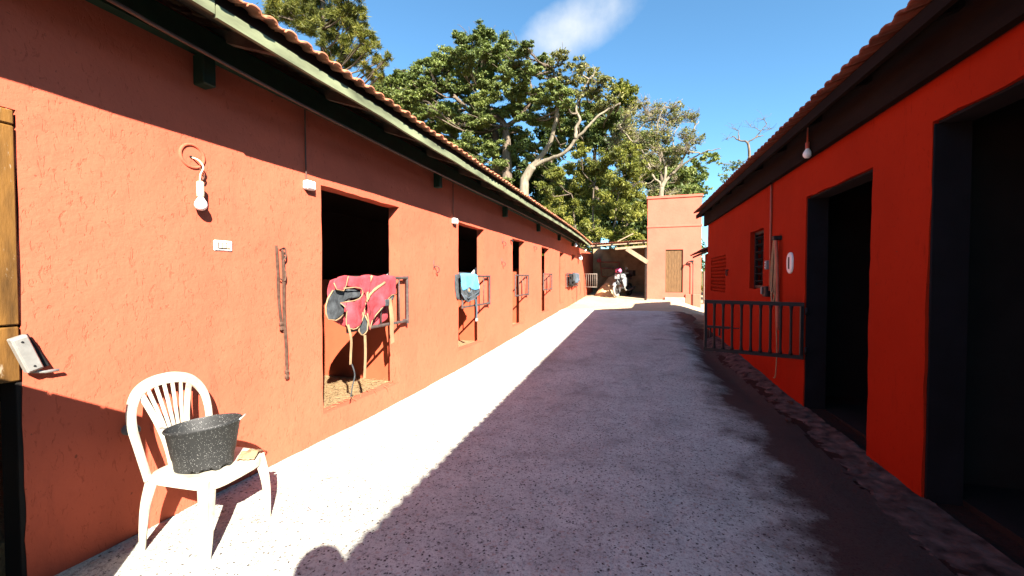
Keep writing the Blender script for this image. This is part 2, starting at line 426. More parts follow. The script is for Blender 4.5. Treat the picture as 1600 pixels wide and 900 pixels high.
def soil_mat():
    m, nt, b = new_mat('sandy_soil')
    v = coords(nt, (1,1,1), True)
    c = ramp(nt, noise(nt, v, 0.6, 6, 0.6), [(0.3, (0.44, 0.32, 0.20)), (0.7, (0.56, 0.43, 0.28))])
    c = mix(nt, ramp(nt, noise(nt, v, 12, 6, 0.7), [(0.45, 0.0), (0.8, 0.6)]), c, (0.30, 0.20, 0.12))
    sep = nd(nt, 'ShaderNodeSeparateXYZ'); nt.links.new(v, sep.inputs[0])
    # red clay verge beside the right-hand building
    e = nd(nt, 'ShaderNodeMath', operation='MULTIPLY_ADD'); nt.links.new(noise(nt, v, 1.4, 5, 0.6), e.inputs[0]); e.inputs[1].default_value = 5.0
    nt.links.new(sep.outputs['Y'], e.inputs[2])
    mr = nd(nt, 'ShaderNodeMapRange'); mr.inputs['From Min'].default_value = 13.0; mr.inputs['From Max'].default_value = 15.0
    nt.links.new(e.outputs[0], mr.inputs['Value'])
    red = mix(nt, noise(nt, v, 30, 5, 0.7), (0.018, 0.007, 0.005), (0.06, 0.024, 0.018))
    c = mix(nt, mr.outputs[0], red, c)
    # grassy beyond the yard
    mg = nd(nt, 'ShaderNodeMapRange'); mg.inputs['From Min'].default_value = 26.0; mg.inputs['From Max'].default_value = 30.0
    nt.links.new(e.outputs[0], mg.inputs['Value'])
    c = mix(nt, mg.outputs[0], c, mix(nt, noise(nt, v, 3, 6, 0.7), (0.05, 0.07, 0.02), (0.16, 0.13, 0.06)))
    nt.links.new(c, b.inputs['Base Color']); b.inputs['Roughness'].default_value = 0.95; b.inputs['Specular IOR Level'].default_value = 0.15
    n = bump(nt, b, noise(nt, v, 40, 6, 0.7), 0.8, 0.02); bump(nt, b, noise(nt, v, 4, 5, 0.6), 0.5, 0.06, n)
    return m
M['soil'] = soil_mat()

def straw_mat():
    m, nt, b = new_mat('straw_litter')
    v = coords(nt, (1,1,1), True); v2 = coords(nt, (14, 60, 14), True)
    c = ramp(nt, noise(nt, v2, 2.0, 5, 0.7), [(0.3, (0.16, 0.085, 0.035)), (0.6, (0.42, 0.28, 0.13))])
    nt.links.new(c, b.inputs['Base Color']); b.inputs['Roughness'].default_value = 0.95
    bump(nt, b, noise(nt, v2, 2.5, 5, 0.7), 1.0, 0.03); return m
M['straw'] = straw_mat()

def leaf_mat(name, stops, trans=0.3):
    m, nt, b = new_mat(name)
    at = nd(nt, 'ShaderNodeAttribute', attribute_name='tint')
    c = ramp(nt, at.outputs['Fac'], stops)
    nt.links.new(c, b.inputs['Base Color']); b.inputs['Roughness'].default_value = 0.55; b.inputs['Specular IOR Level'].default_value = 0.3
    tr = nd(nt, 'ShaderNodeBsdfTranslucent')
    br = nd(nt, 'ShaderNodeMixRGB', blend_type='MULTIPLY'); br.inputs[0].default_value = 1
    nt.links.new(c, br.inputs[1]); br.inputs[2].default_value = (1.0, 1.1, 0.5, 1); nt.links.new(br.outputs[0], tr.inputs['Color'])
    ms = nd(nt, 'ShaderNodeMixShader'); ms.inputs[0].default_value = trans
    nt.links.new(b.outputs[0], ms.inputs[1]); nt.links.new(tr.outputs[0], ms.inputs[2])
    nt.links.new(ms.outputs[0], nt.nodes['Material Output'].inputs['Surface']); return m
M['leaf_big'] = leaf_mat('broad_crown_leaves', [(0.0, (0.05, 0.072, 0.018)), (0.5, (0.14, 0.175, 0.045)), (1.0, (0.27, 0.29, 0.085))])
M['leaf_pine'] = leaf_mat('pine_needles', [(0.0, (0.045, 0.055, 0.012)), (0.5, (0.14, 0.145, 0.022)), (0.85, (0.22, 0.185, 0.03)), (1.0, (0.24, 0.11, 0.03))])
M['leaf_bush'] = leaf_mat('bright_bush_leaves', [(0.0, (0.035, 0.045, 0.010)), (0.42, (0.14, 0.15, 0.022)), (0.85, (0.27, 0.25, 0.045)), (1.0, (0.36, 0.28, 0.08))])
M['leaf_dark'] = leaf_mat('dark_forest_leaves', [(0.0, (0.018, 0.032, 0.010)), (0.6, (0.05, 0.075, 0.018)), (1.0, (0.11, 0.135, 0.032))])
M['leaf_pale'] = leaf_mat('sparse_pale_leaves', [(0.0, (0.10, 0.11, 0.035)), (0.6, (0.19, 0.18, 0.055)), (1.0, (0.28, 0.24, 0.10))])
M['bark_pale'] = simple('pale_bark', (0.19, 0.155, 0.11), 0.9, var=0.35, nscale=4, stretch=(2, 2, 0.5), bstr=0.6, bscale=20)
M['bark'] = simple('brown_bark', (0.12, 0.09, 0.065), 0.95, var=0.4, nscale=4, stretch=(2, 2, 0.5), bstr=0.6, bscale=20)

def speckle_mat():
    m, nt, b = new_mat('speckled_enamel')
    v = coords(nt)
    vo = nd(nt, 'ShaderNodeTexVoronoi', Scale=250.0); nt.links.new(v, vo.inputs['Vector'])
    wnz = nd(nt, 'ShaderNodeTexWhiteNoise'); nt.links.new(vo.outputs['Position'], wnz.inputs['Vector'])
    big = ramp(nt, wnz.outputs['Value'], [(0.84, 0.0), (0.88, 1.0)])
    dd = ramp(nt, vo.outputs['Distance'], [(0.25, 1.0), (0.42, 0.0)])
    f = mix(nt, 1.0, big, dd, 'MULTIPLY')
    vo2 = nd(nt, 'ShaderNodeTexVoronoi', Scale=115.0); nt.links.new(v, vo2.inputs['Vector'])
    wn2 = nd(nt, 'ShaderNodeTexWhiteNoise'); nt.links.new(vo2.outputs['Position'], wn2.inputs['Vector'])
    f2 = mix(nt, 1.0, ramp(nt, wn2.outputs['Value'], [(0.82, 0.0), (0.84, 0.8)]), ramp(nt, vo2.outputs['Distance'], [(0.14, 1.0), (0.26, 0.0)]), 'MULTIPLY')
    f = mix(nt, 1.0, f, f2, 'ADD')
    c = mix(nt, f, mix(nt, noise(nt, v, 10, 4), (0.011, 0.0115, 0.012), (0.026, 0.0265, 0.0265)), (0.24, 0.24, 0.23))
    nt.links.new(c, b.inputs['Base Color']); b.inputs['Roughness'].default_value = 0.55; b.inputs['Specular IOR Level'].default_value = 0.3
    bump(nt, b, noise(nt, v, 40, 4), 0.2, 0.003); return m
M['bucket'] = speckle_mat()
def chair_mat():
    m, nt, b = new_mat('aged_white_chair_plastic')
    v = coords(nt)
    c = ramp(nt, noise(nt, v, 5, 5, 0.6), [(0.3, (0.34, 0.28, 0.20)), (0.6, (0.50, 0.47, 0.39))])
    c = mix(nt, ramp(nt, noise(nt, v, 22, 6, 0.7), [(0.52, 0.0), (0.75, 0.6)]), c, (0.22, 0.15, 0.08))
    nt.links.new(c, b.inputs['Base Color']); b.inputs['Roughness'].default_value = 0.5
    b.inputs['Subsurface Weight'].default_value = 0.0
    bump(nt, b, noise(nt, v, 70, 3), 0.12, 0.002); return m
M['chair'] = chair_mat()

# ------------------------------------------------------------------ ground
K = 0.045                                   # the right-hand building is turned a little
def smooth(a, b, x):
    t = np.clip((x-a)/(b-a), 0, 1); return t*t*(3-2*t)
def gh(x, y):
    x = np.asarray(x, float); y = np.asarray(y, float)
    d = np.minimum(y, 70)-4.5
    z = 0.042*(d+np.sqrt(d*d+1))/2
    xw = 1.873-K*y
    z = z-0.11*np.exp(-((x-(xw-0.42))/0.25)**2)*smooth(4.3, 6.5, y)*(1-smooth(9.2, 11, y))
    z = z-0.33*smooth(0.9, 2.3, x)*smooth(11.5, 16, y)*(1-smooth(26, 34, y))
    return z
def gz(x, y):
    d = min(y, 70)-4.5; sm = lambda a, b, t: (lambda u: u*u*(3-2*u))(min(1, max(0, (t-a)/(b-a))))
    return (0.042*(d+math.sqrt(d*d+1))/2-0.11*math.exp(-((x-(1.453-K*y))/0.25)**2)*sm(4.3, 6.5, y)*(1-sm(9.2, 11, y))
            -0.33*sm(0.9, 2.3, x)*sm(11.5, 16, y)*(1-sm(26, 34, y)))

def grid_mesh(name, xs, ys, zfun, mat, keep=None):
    X, Y = np.meshgrid(xs, ys); Z = zfun(X, Y)
    nx, ny = len(xs), len(ys)
    v = np.stack([X, Y, Z], -1).reshape(-1, 3)
    i = np.arange(nx*ny).reshape(ny, nx)
    f = np.stack([i[:-1,:-1], i[:-1,1:], i[1:,1:], i[1:,:-1]], -1).reshape(-1, 4)
    if keep is not None:
        xc = (X[:-1,:-1]+X[1:,1:])/2; yc = (Y[:-1,:-1]+Y[1:,1:])/2
        f = f[keep(xc, yc).reshape(-1)]
        u, inv = np.unique(f, return_inverse=True); v = v[u]; f = inv.reshape(-1, 4)
    me = np_mesh(name, v, f, mat); me.polygons.foreach_set('use_smooth', np.ones(len(f), bool))
    return me
def np_mesh(name, v, f, mat, tint=None):
    me = bpy.data.meshes.new(name); k = f.shape[1]
    me.vertices.add(len(v)); me.vertices.foreach_set('co', np.ascontiguousarray(v, np.float32).ravel())
    me.loops.add(len(f)*k); me.loops.foreach_set('vertex_index', np.ascontiguousarray(f, np.int32).ravel())
    me.polygons.add(len(f)); me.polygons.foreach_set('loop_start', np.arange(len(f), dtype=np.int32)*k)
    try: me.polygons.foreach_set('loop_total', np.full(len(f), k, np.int32))
    except Exception: pass
    me.update(calc_edges=True)
    if tint is not None:
        a = me.attributes.new('tint', 'FLOAT', 'FACE'); a.data.foreach_set('value', np.ascontiguousarray(tint, np.float32))
    me.materials.append(mat); return me

xs = np.concatenate([[-900, -300, -120, -60, -30, -15, -8, -5], np.arange(-3.4, 3.6, 0.1), [5, 8, 15, 30, 60, 120, 300, 900]])
ys = np.concatenate([[-900, -300, -100, -40, -20, -12], np.arange(-8, 24, 0.1), [26, 30, 36, 45, 60, 80, 120, 300, 900]])
ground = link('ground', grid_mesh('ground', xs, ys, lambda x, y: gh(x, y)-0.012+0.03*fbm(x*1.7, y*1.7, 4, 5), M['soil']))
tag(ground, kind='structure')
def lane_edge(y):
    e = np.interp(y, [-6, 1.5, 2.2, 2.8, 3.7, 5.3, 7, 9, 11, 12.2, 13, 14], [1.5, 1.45, 1.4, 1.35, 1.35, 1.28, 1.22, 1.12, 1.1, 1.2, 1.3, 1.3])
    return e+0.22*fbm(y*1.3, y*0+3.3, 4, 9)+0.06*fbm(y*9, y*0+1.3, 3, 4)
lane = link('concrete_lane', grid_mesh('concrete_lane', np.arange(-2.76, 1.9, 0.03), np.arange(-6, 15.2, 0.03),
    lambda x, y: gh(x, y)+0.012+0.010*fbm(x*6, y*6, 4, 2)+0.03*fbm(x*0.8, y*0.8, 3, 8)-0.02*smooth(-0.25, 0.06, x-lane_edge(y))-0.05*smooth(13.2, 14.6, y+0.9*fbm(x*1.1, y*0.4, 4, 21)), M['lane'],
    keep=lambda x, y: (x < lane_edge(y)+0.05) & (y+0.9*fbm(x*1.1, y*0.4, 4, 21) < 14.4)))
tag(lane, kind='structure')

mb = MB(); r = random.Random(61)
for k in range(150):
    y = 1.2+12*r.random()**1.6; x = r.uniform(-2.6, 1.2); a = r.uniform(0, 6.28); l = r.choice((0.006, 0.03, 0.045)); w = 0.0035
    z = gz(x, y)+0.018; d = Vector((math.cos(a), math.sin(a), 0.1))*l*r.uniform(0.5, 1.2)
    mb.bar((x, y, z), Vector((x, y, z))+d, w, w*0.5)
tag(mb.build('lane_litter', M['rope'], None), 'scattered straw bits and grit lying on the concrete lane', 'litter', kind='stuff')

# ------------------------------------------------------------------ walls with openings
def wall_grid(name, ys, zs, openings, xf, xb, mat, parent, seed=0, amp=0.006, chip=0.012, inner=None, zcap=None):
    """openings: (y0, y1, z0, z1). front face at xf, back face at xb (local x)"""
    def breaks(lo, hi, pts, step):
        b = sorted(set([lo, hi]+[round(p, 4) for p in pts if lo < p < hi])); out = []
        for p, q in zip(b[:-1], b[1:]):
            n = max(1, int(math.ceil((q-p)/step))); out += [p+(q-p)*k/n for k in range(n)]
        return out+[b[-1]]
    Y = breaks(ys[0], ys[1], [o[0] for o in openings]+[o[1] for o in openings], 0.11)
    Z = breaks(zs[0], zs[1], [o[2] for o in openings]+[o[3] for o in openings], 0.11)
    ny, nz = len(Y), len(Z)
    def is_open(y, z): return any(o[0] < y < o[1] and o[2] < z < o[3] for o in openings)
    solid = [[not is_open((Y[i]+Y[i+1])/2, (Z[j]+Z[j+1])/2) for j in range(nz-1)] for i in range(ny-1)]
    def S(i, j): return 0 <= i < ny-1 and 0 <= j < nz-1 and solid[i][j]
    sgn = 1 if xf > xb else -1
    vs = []; idx = {}
    def V(i, j, s):
        if (i, j, s) in idx: return idx[(i, j, s)]
        y, z = Y[i], Z[j]
        nb = [S(i-1, j-1), S(i, j-1), S(i-1, j), S(i, j)]
        edge = (not all(nb)) and 0 < i < ny-1 and 0 < j < nz-1
        if s == 0:
            x = xf+sgn*amp*2*n1(y*0.9, z*0.9, seed)+sgn*amp*0.8*n1(y*4, z*4, seed+3)
            if edge:
                y += chip*2*n1(y*7, z*7, seed+7); z += chip*2*n1(y*7+50, z*7, seed+8)
                x -= sgn*abs(n1(y*9, z*9, seed+4))*chip*0.8
        else:
            x = xb
            if edge: y += chip*1.2*n1(y*7, z*7, seed+17); z += chip*1.2*n1(y*7+50, z*7, seed+18)
        idx[(i, j, s)] = len(vs); vs.append((x, y, z)); return idx[(i, j, s)]
    fs = []
    for i in range(ny-1):
        for j in range(nz-1):
            if not solid[i][j]: continue
            for s in (0, 1): fs.append((V(i,j,s), V(i+1,j,s), V(i+1,j+1,s), V(i,j+1,s)))
            for (a, b), (c, d), q in (((i,j),(i,j+1),S(i-1,j)), ((i+1,j),(i+1,j+1),S(i+1,j)), ((i,j),(i+1,j),S(i,j-1)), ((i,j+1),(i+1,j+1),S(i,j+1))):
                if not q: fs.append((V(a,b,0), V(c,d,0), V(c,d,1), V(a,b,1)))
    mb = MB(); mb.v = vs; mb.f = fs
    o = mb.build(name, mat, parent, smooth=True, angle=35)
    if inner:
        o.data.materials.append(inner)
        for p in o.data.polygons:
            if all(abs(o.data.vertices[k].co.x-xb) < 1e-4 for k in p.vertices): p.material_index = 1
    return o

# ------------------------------------------------------------------ clay tile roofs
def tile_mesh(name, mat, pitch=0.13, length=0.43, rise=0.030):
    prof = []
    hump = 0.085
    for k in range(7):
        a = math.pi*(1-k/6); prof.append((-pitch/2+hump/2+hump/2*math.cos(a), rise*math.sin(a)))
    prof += [(pitch/2-0.02, -0.002), (pitch/2+0.022, 0.012)]
    mb = MB(); n = len(prof); t = 0.013
    for s, dz in ((0.0, 0.014), (length, -0.012)):
        for a, h in prof: mb.v.append((a, s, h+dz+t))
        for a, h in prof: mb.v.append((a, s, h+dz))
    for k in range(n-1):
        mb.f.append((k, k+1, 2*n+k+1, 2*n+k)); mb.f.append((n+k+1, n+k, 3*n+k, 3*n+k+1))
        mb.f.append((k+1, k, n+k, n+k+1)); mb.f.append((2*n+k, 2*n+k+1, 3*n+k+1, 3*n+k))
    mb.f.append((0, 2*n, 3*n, n)); mb.f.append((n-1, 2*n-1, 4*n-1, 3*n-1))
    return mb, mb.mesh(name, mat, smooth=True)
def tile_roof(roof, y0, y1, sgn, xe, ze, tan, courses, mat, drop=lambda y: 0.0, single=2, seed=1):
    """tiles as children of roof; sgn +1: the roof climbs towards -x, -1: towards +x"""
    r = random.Random(seed); pitch = 0.13; exp = 0.36
    ang = math.atan(tan); sd = Vector((-sgn*math.cos(ang), 0, math.sin(ang))); ad = Vector((0, sgn, 0)); nd_ = ad.cross(sd)
    mb0, me = tile_mesh('tile', mat, rise=0.023 if sgn > 0 else 0.017); big = MB(); jit = 1.0 if sgn > 0 else 0.4
    n = int((y1-y0)/pitch)
    for c in range(courses):
        for k in range(n):
            y = y0+(k+0.5)*pitch
            p = Vector((xe, y, ze+drop(y)))+sd*(c*exp+jit*r.uniform(-0.014, 0.014))+nd_*(r.uniform(-0.004, 0.006))
            rot = Matrix((ad, sd, nd_)).transposed().to_4x4() @ Matrix.Rotation(r.uniform(-0.022, 0.022), 4, 'Z') @ Matrix.Rotation(r.uniform(-0.03, 0.03), 4, 'Y')
            Mx = Matrix.Translation(p) @ rot
            if c < single and (sgn < 0 or y > 0.7): link('tile', me, roof, Mx)
            else: big.add([Mx @ Vector(v) for v in mb0.v], mb0.f)
    if big.v:
        o = big.build('upper_tiles', mat, roof, smooth=True); tag(o, kind='stuff')

# ------------------------------------------------------------------ left-hand stable
WX = -2.70
stable = empty('stable_building')
tag(stable, 'long orange stucco stable with a row of open doorways on the sunlit left side', 'stable')
DOORS = [(2.89, 4.08, 0.245, 2.262), (5.635, 6.68, 0.35, 2.297), (8.27, 9.19, 0.415, 2.30), (10.79, 11.70, 0.505, 2.305), (13.25, 13.98, 0.612, 2.312), (15.44, 16.18, 0.68, 2.375)]
OCHRE = (0.05, 1.068, -0.02, 2.205)
wall_grid('wall', (17.15, 22.2), (-0.3, 2.72), [], WX, WX-0.14, M['wall'], stable, seed=5)
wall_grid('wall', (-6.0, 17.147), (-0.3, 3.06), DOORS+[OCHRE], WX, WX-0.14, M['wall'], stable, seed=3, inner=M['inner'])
def eave_drop(y): return -0.0035*max(0, y-11.2)**2 if y > 11.2 else 0.0
# rear, ends, floor of the stalls, dark slab added above to stop light leaks
MB().box((-6.3, -6.0, -0.3), (-6.15, 22.2, 3.0)).build('rear_wall', M['inner'], stable)
MB().box((-6.15, -6.15, -0.3), (WX-0.143, -6.0, 3.9)).build('end_wall', M['wall'], stable)
MB().box((-6.15, 17.0, 2.87), (WX-0.143, 17.14, 3.1)).build('end_wall', M['wall'], stable)
MB().box((-6.15, 22.05, -0.3), (WX-0.143, 22.2, 2.7)).build('end_wall', M['wall'], stable)
MB().box((-6.15, -6.0, 2.80), (WX-0.143, 22.05, 2.86)).build('ceiling', M['inner'], stable)
prev = -6.0
for i, (a, b, z0, z1) in enumerate(DOORS):
    nxt = b+0.115
    MB().box((-6.15, prev+(0.10 if i else 0.0), -0.25), (WX-0.143, nxt, z0-0.03)).build('stall_floor', M['straw'], stable)
    # low painted partition, with a white corner board where it meets the front wall
    p = MB().box((-6.15, nxt, -0.25), (WX-0.145, nxt+0.10, z0+1.19)).build('partition', M['low_wall'], stable)
    if i < 2: MB().prism([(-0.11, 0), (0, 0), (0, 0.12)], (WX-0.20, nxt+0.03, z0+1.19), (1, 0, 0), (0, 0, 1), 0.03).build('corner_board', M['white_board'], p)
    prev = nxt
# a few straws lying loose in the first doorway
mb = MB(); r = random.Random(5)
for k in range(420):
    x = r.uniform(-4.0, WX-0.05); y = r.uniform(2.95, 4.15); a = r.uniform(0, 6.28); l = r.uniform(0.04, 0.14); z = 0.222+r.uniform(0, 0.012)
    if x > WX-0.14: y = min(max(y, 2.95), 4.02); z += 0.03
    d = Vector((math.cos(a), math.sin(a), r.uniform(-0.15, 0.15)))*l
    mb.bar((x, y, z), Vector((x, y, z))+d, 0.004, 0.003)
tag(mb.build('loose_straw', M['straw'], stable), kind='stuff')
# roof
EX, EZ, TAN = -2.12, 2.942, 0.36
roof = MB().add([(-5.9, -6.3, 4.27), (-5.9, 17.2, 4.27), (-8.6, 17.2, 3.3), (-8.6, -6.3, 3.3), (-5.9, -6.3, 4.2), (-5.9, 17.2, 4.2), (-8.6, 17.2, 3.23), (-8.6, -6.3, 3.23)],
    [(0,1,2,3),(4,7,6,5),(0,4,5,1),(1,5,6,2),(2,6,7,3),(3,7,4,0)]).build('roof', M['tile'], stable)
tile_roof(roof, -6.2, 17.1, 1, EX, EZ, TAN, 11, M['tile'], eave_drop, 2, 3)
def path_y(y0, y1, x, z, step=0.7, jx=0.0, jz=0.0, seed=0):
    n = max(2, int((y1-y0)/step)); r = random.Random(seed)
    return [(x+r.uniform(-jx, jx), y0+(y1-y0)*k/n, z+eave_drop(y0+(y1-y0)*k/n)+r.uniform(-jz, jz)) for k in range(n+1)]
def chain_bar(pts, w, h):
    mb = MB(); vs = []; m = len(pts)
    for p in pts:
        for a, b in ((-1,-1),(1,-1),(1,1),(-1,1)): vs.append((p[0]+a*w/2, p[1], p[2]+b*h/2))
    fs = [(3,2,1,0), tuple((m-1)*4+k for k in range(4))]
    for i in range(m-1):
        for k in range(4): fs.append((i*4+k, i*4+(k+1)%4, i*4+4+(k+1)%4, i*4+4+k))
    return mb.add(vs, fs)
yy = -6.2; r = random.Random(2)
while yy < 17.0:                                     # fascia boards butted end to end
    y2 = min(yy+3.9, 17.05)
    chain_bar(path_y(yy+0.004, y2-0.004, -2.185, 2.873+r.uniform(-0.004, 0.004), 0.35, 0.003, 0.005, int(yy*10)), 0.024, 0.070).build('fascia_board', M['green_wood'], stable)
    yy = y2
chain_bar(path_y(-6.2, 17.05, -2.212, 2.930, 0.5), 0.018, 0.13).build('closing_strip', M['old_wood'], stable)  # added board, blocks slits of sun between fascia and tiles
for k in range(27):                                  # rafters across the overhang
    y = -5.8+k*0.87+r.uniform(-0.05, 0.05)
    if y > 16.9: break
    d = eave_drop(y)
    MB().bar((-2.225, y, 2.892+d), (-2.845, y+r.uniform(-.02,.02), 3.108+d*0.6), 0.055, 0.075).build('rafter', M['rafter_wood'], stable)
for x in (-2.29, -2.41, -2.53, -2.64):                             # battens under the tiles
    chain_bar(path_y(-6.1, 17.0, x, EZ+(EX-x)*TAN-0.022, 0.8), 0.045, 0.022).build('batten', M['rafter_wood'], stable)
chain_bar(path_y(-6.0, 17.0, WX+0.036, 2.93, 1.0), 0.07, 0.16).build('wall_plate', M['dark_green'], stable)
for y in (-0.9, 1.88, 4.92, 7.66, 10.3, 12.95, 15.5):   # beam ends below the wall plate
    b = MB().cbox((WX-0.02, y-0.04, 2.66), (WX+0.09, y+0.04, 2.845), 0.006).build('beam_end', M['dark_green'], stable)
# barred half-height barriers across the doorways
for i, (a, b, z0, z1) in enumerate(DOORS):
    za, zb = [(0.955, 1.455), (1.01, 1.485), (1.075, 1.515), (1.14, 1.57), (1.3, 1.6), (1.16, 1.615)][i]
    if i == 4: continue
    ya, yb = a+0.015, b+(0.07 if i == 0 else 0.11)
    x = WX+0.055
    if i == 0: ya = a+0.26
    if i == 5: ya, yb = 14.2, 16.6
    bar = MB().tube([(x, ya, zb), (x, yb, zb)], 0.0165, 8).tube([(x, ya, za), (x, yb, za)], 0.0165, 8).tube([(x, yb, za-0.03), (x, yb, zb+0.018)], 0.018, 8).tube([(x, ya, za-0.02), (x, ya, zb+0.018)], 0.018, 8)
    bo = bar.build('barrier', M['steel'], stable, smooth=True, angle=40)
    n = int((yb-ya)/(0.16 if i == 0 else 0.24))
    for k in range(1, n):
        y = ya+(yb-ya)*k/n
        MB().tube([(x, y, za), (x, y, zb)], 0.009, 6).build('bar', M['steel'], bo, smooth=True)
    for z in (za, zb):
        MB().cbox((WX-0.01, yb-0.02, z-0.02), (x+0.005, yb+0.02, z+0.02), 0.003).build('wall_bracket', M['steel'], bo)
# ochre stable door at the near end, with peeling frame
door = MB().cbox((WX-0.085, 0.06, 1.24), (WX-0.045, 0.93, 2.12), 0.004).build('door', M['yellow_wood'], stable)
for k in range(6): MB().cbox((WX-0.045, 0.07+k*0.143, 1.245), (WX-0.033, 0.207+k*0.143, 2.1), 0.003).build('plank', M['yellow_wood'], door)
MB().cbox((WX-0.138, 1.050, -0.02), (WX-0.006, 1.072, 0.98), 0.003).build('door_reveal', M['inner'], stable)  # near-black lining added over the lower part of the reveal
MB().cbox((WX-0.13, 0.98, 0.985), (WX+0.008, 1.062, 1.232), 0.006).build('door_frame', M['yellow_wood'], stable)
MB().cbox((WX-0.13, 0.94, 1.240), (WX+0.012, 1.062, 2.13), 0.006).build('door_frame', M['yellow_wood'], stable)
MB().cbox((WX-0.13, 0.055, 2.135), (WX+0.012, 1.062, 2.20), 0.006).build('door_frame', M['yellow_wood'], stable)

# ------------------------------------------------------------------ right-hand stable (local frame turned by K)
rb = empty('stable_block', (1.873, 0, 0), math.atan(K))
tag(rb, 'shaded red stable block with two dark doorways along the right side', 'stable')
RD = [(0.6, 3.352, -0.05, 2.445), (4.0, 5.23, 0.0, 2.325), (6.65, 7.305, 1.295, 2.165), (8.94, 10.39, 1.168, 1.91)]
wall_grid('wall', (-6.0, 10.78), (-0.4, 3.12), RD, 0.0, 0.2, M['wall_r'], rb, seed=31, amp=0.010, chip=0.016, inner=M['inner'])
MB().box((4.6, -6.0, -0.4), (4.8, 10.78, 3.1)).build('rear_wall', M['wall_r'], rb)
MB().box((4.56, -5.8, 0.0), (4.598, 10.58, 3.0)).build('rear_lining', M['inner'], rb)
g = MB().prism([(0.203, -0.4), (4.6, -0.4), (4.6, 3.12), (2.4, 3.95), (0.203, 3.2)], (0, 10.78, 0), (1, 0, 0), (0, 0, 1), 0.2).build('gable_wall', M['wall_r'], rb)
MB().prism([(0.203, -0.4), (4.6, -0.4), (4.6, 3.12), (2.4, 3.95), (0.203, 3.2)], (0, -5.8, 0), (1, 0, 0), (0, 0, 1), 0.2).build('gable_wall', M['wall_r'], rb)
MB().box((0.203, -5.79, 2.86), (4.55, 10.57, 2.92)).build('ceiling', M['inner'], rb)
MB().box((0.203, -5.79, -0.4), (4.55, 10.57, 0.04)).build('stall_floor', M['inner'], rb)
for y in (3.6, 5.75): MB().box((0.203, y, 0.04), (4.55, y+0.12, 2.86)).build('partition', M['inner'], rb)
# reveal linings of the two doorways, coloured near-black to deepen their shade
for (a, b, z0, z1) in RD[:2]:
    for y, s in ((a, 1), (b, -1)):
        lo, hi = sorted((y-s*0.004, y+s*0.014))
        MB().cbox((0.012, lo, z0+0.03), (0.206, hi, z1-0.012), 0.003).build('door_reveal', M['jamb'], rb)
    MB().cbox((0.03, a+0.016, z1-0.016), (0.206, b-0.016, z1+0.003), 0.003).build('door_reveal', M['jamb'], rb)
# roof: level eave in front of the wall
REX, REZ = -0.285, 3.02
roof = MB().add([(2.35, -6.4, 4.0), (2.35, 11.0, 4.0), (5.3, 11.0, 3.0), (5.3, -6.4, 3.0), (2.35, -6.4, 3.93), (2.35, 11.0, 3.93), (5.3, 11.0, 2.93), (5.3, -6.4, 2.93)],
    [(0,1,2,3),(4,7,6,5),(0,4,5,1),(1,5,6,2),(2,6,7,3),(3,7,4,0)]).build('roof', M['tile_r'], rb)
tile_roof(roof, -6.3, 11.0, -1, REX, REZ, 0.36, 8, M['tile_r'], lambda y: 0.0, 2, 8)
r = random.Random(12)
MB().box((-0.245, -6.2, 2.90), (-0.21, 10.95, 2.985)).build('fascia_board', M['shade_wood'], rb)
for k in range(20):
    y = -5.8+k*0.88+r.uniform(-0.05, 0.05)
    MB().bar((-0.205, y, 2.955), (0.45, y, 3.18), 0.055, 0.08).build('rafter', M['shade_wood'], rb)
for x in (-0.10,): MB().box((x-0.02, -6.1, REZ+(x-REX)*0.36-0.035), (x+0.02, 10.95, REZ+(x-REX)*0.36-0.012)).build('batten', M['shade_wood'], rb)
MB().box((-0.075, -6.0, 2.70), (-0.02, 10.9, 3.06)).build('wall_plate', M['shade_wood'], rb)  # beam made taller and near-black to paint in the shade below the eave
MB().add([(-0.2, -6.2, 3.035), (-0.2, 10.9, 3.035), (0.2, 10.9, 3.18), (0.2, -6.2, 3.18), (-0.2, -6.2, 3.02), (-0.2, 10.9, 3.02), (0.2, 10.9, 3.165), (0.2, -6.2, 3.165)],
    [(0,1,2,3),(4,7,6,5),(0,4,5,1),(1,5,6,2),(2,6,7,3),(3,7,4,0)]).build('roof_lining', M['shade_wood'], rb)
# slatted window
w = MB().cbox((0.06, 6.655, 1.30), (0.10, 6.70, 2.16), 0.003).cbox((0.06, 7.255, 1.30), (0.10, 7.30, 2.16), 0.003).cbox((0.06, 6.702, 1.30), (0.10, 7.253, 1.345), 0.003).cbox((0.06, 6.702, 2.115), (0.10, 7.253, 2.16), 0.003).build('window', M['black_steel'], rb)
for k in range(7):
    z = 1.40+k*0.11
    MB().bar((0.085, 6.70, z), (0.085, 7.255, z), 0.07, 0.006, (0.5, 0, 1)).build('slat', M['black_steel'], w)
MB().box((0.15, 6.6, 1.25), (0.17, 7.35, 2.2)).build('window_back', M['inner'], rb)
# pierced brick vent: staggered small bricks with gaps
v = MB().box((0.15, 8.90, 1.13), (0.17, 10.43, 1.95)).build('vent', M['inner'], rb)
mb = MB()
for k in range(10):
    z = 1.172+k*0.0737
    for j in range(9):
        y = 8.945+j*0.16+(0.08 if k % 2 else 0.0)
        if y+0.08 < 10.39: mb.cbox((0.006, y, z), (0.10, y+0.082, z+0.072), 0.018)
tag(mb.build('vent_bricks', M['wall_r'], v), kind='stuff')
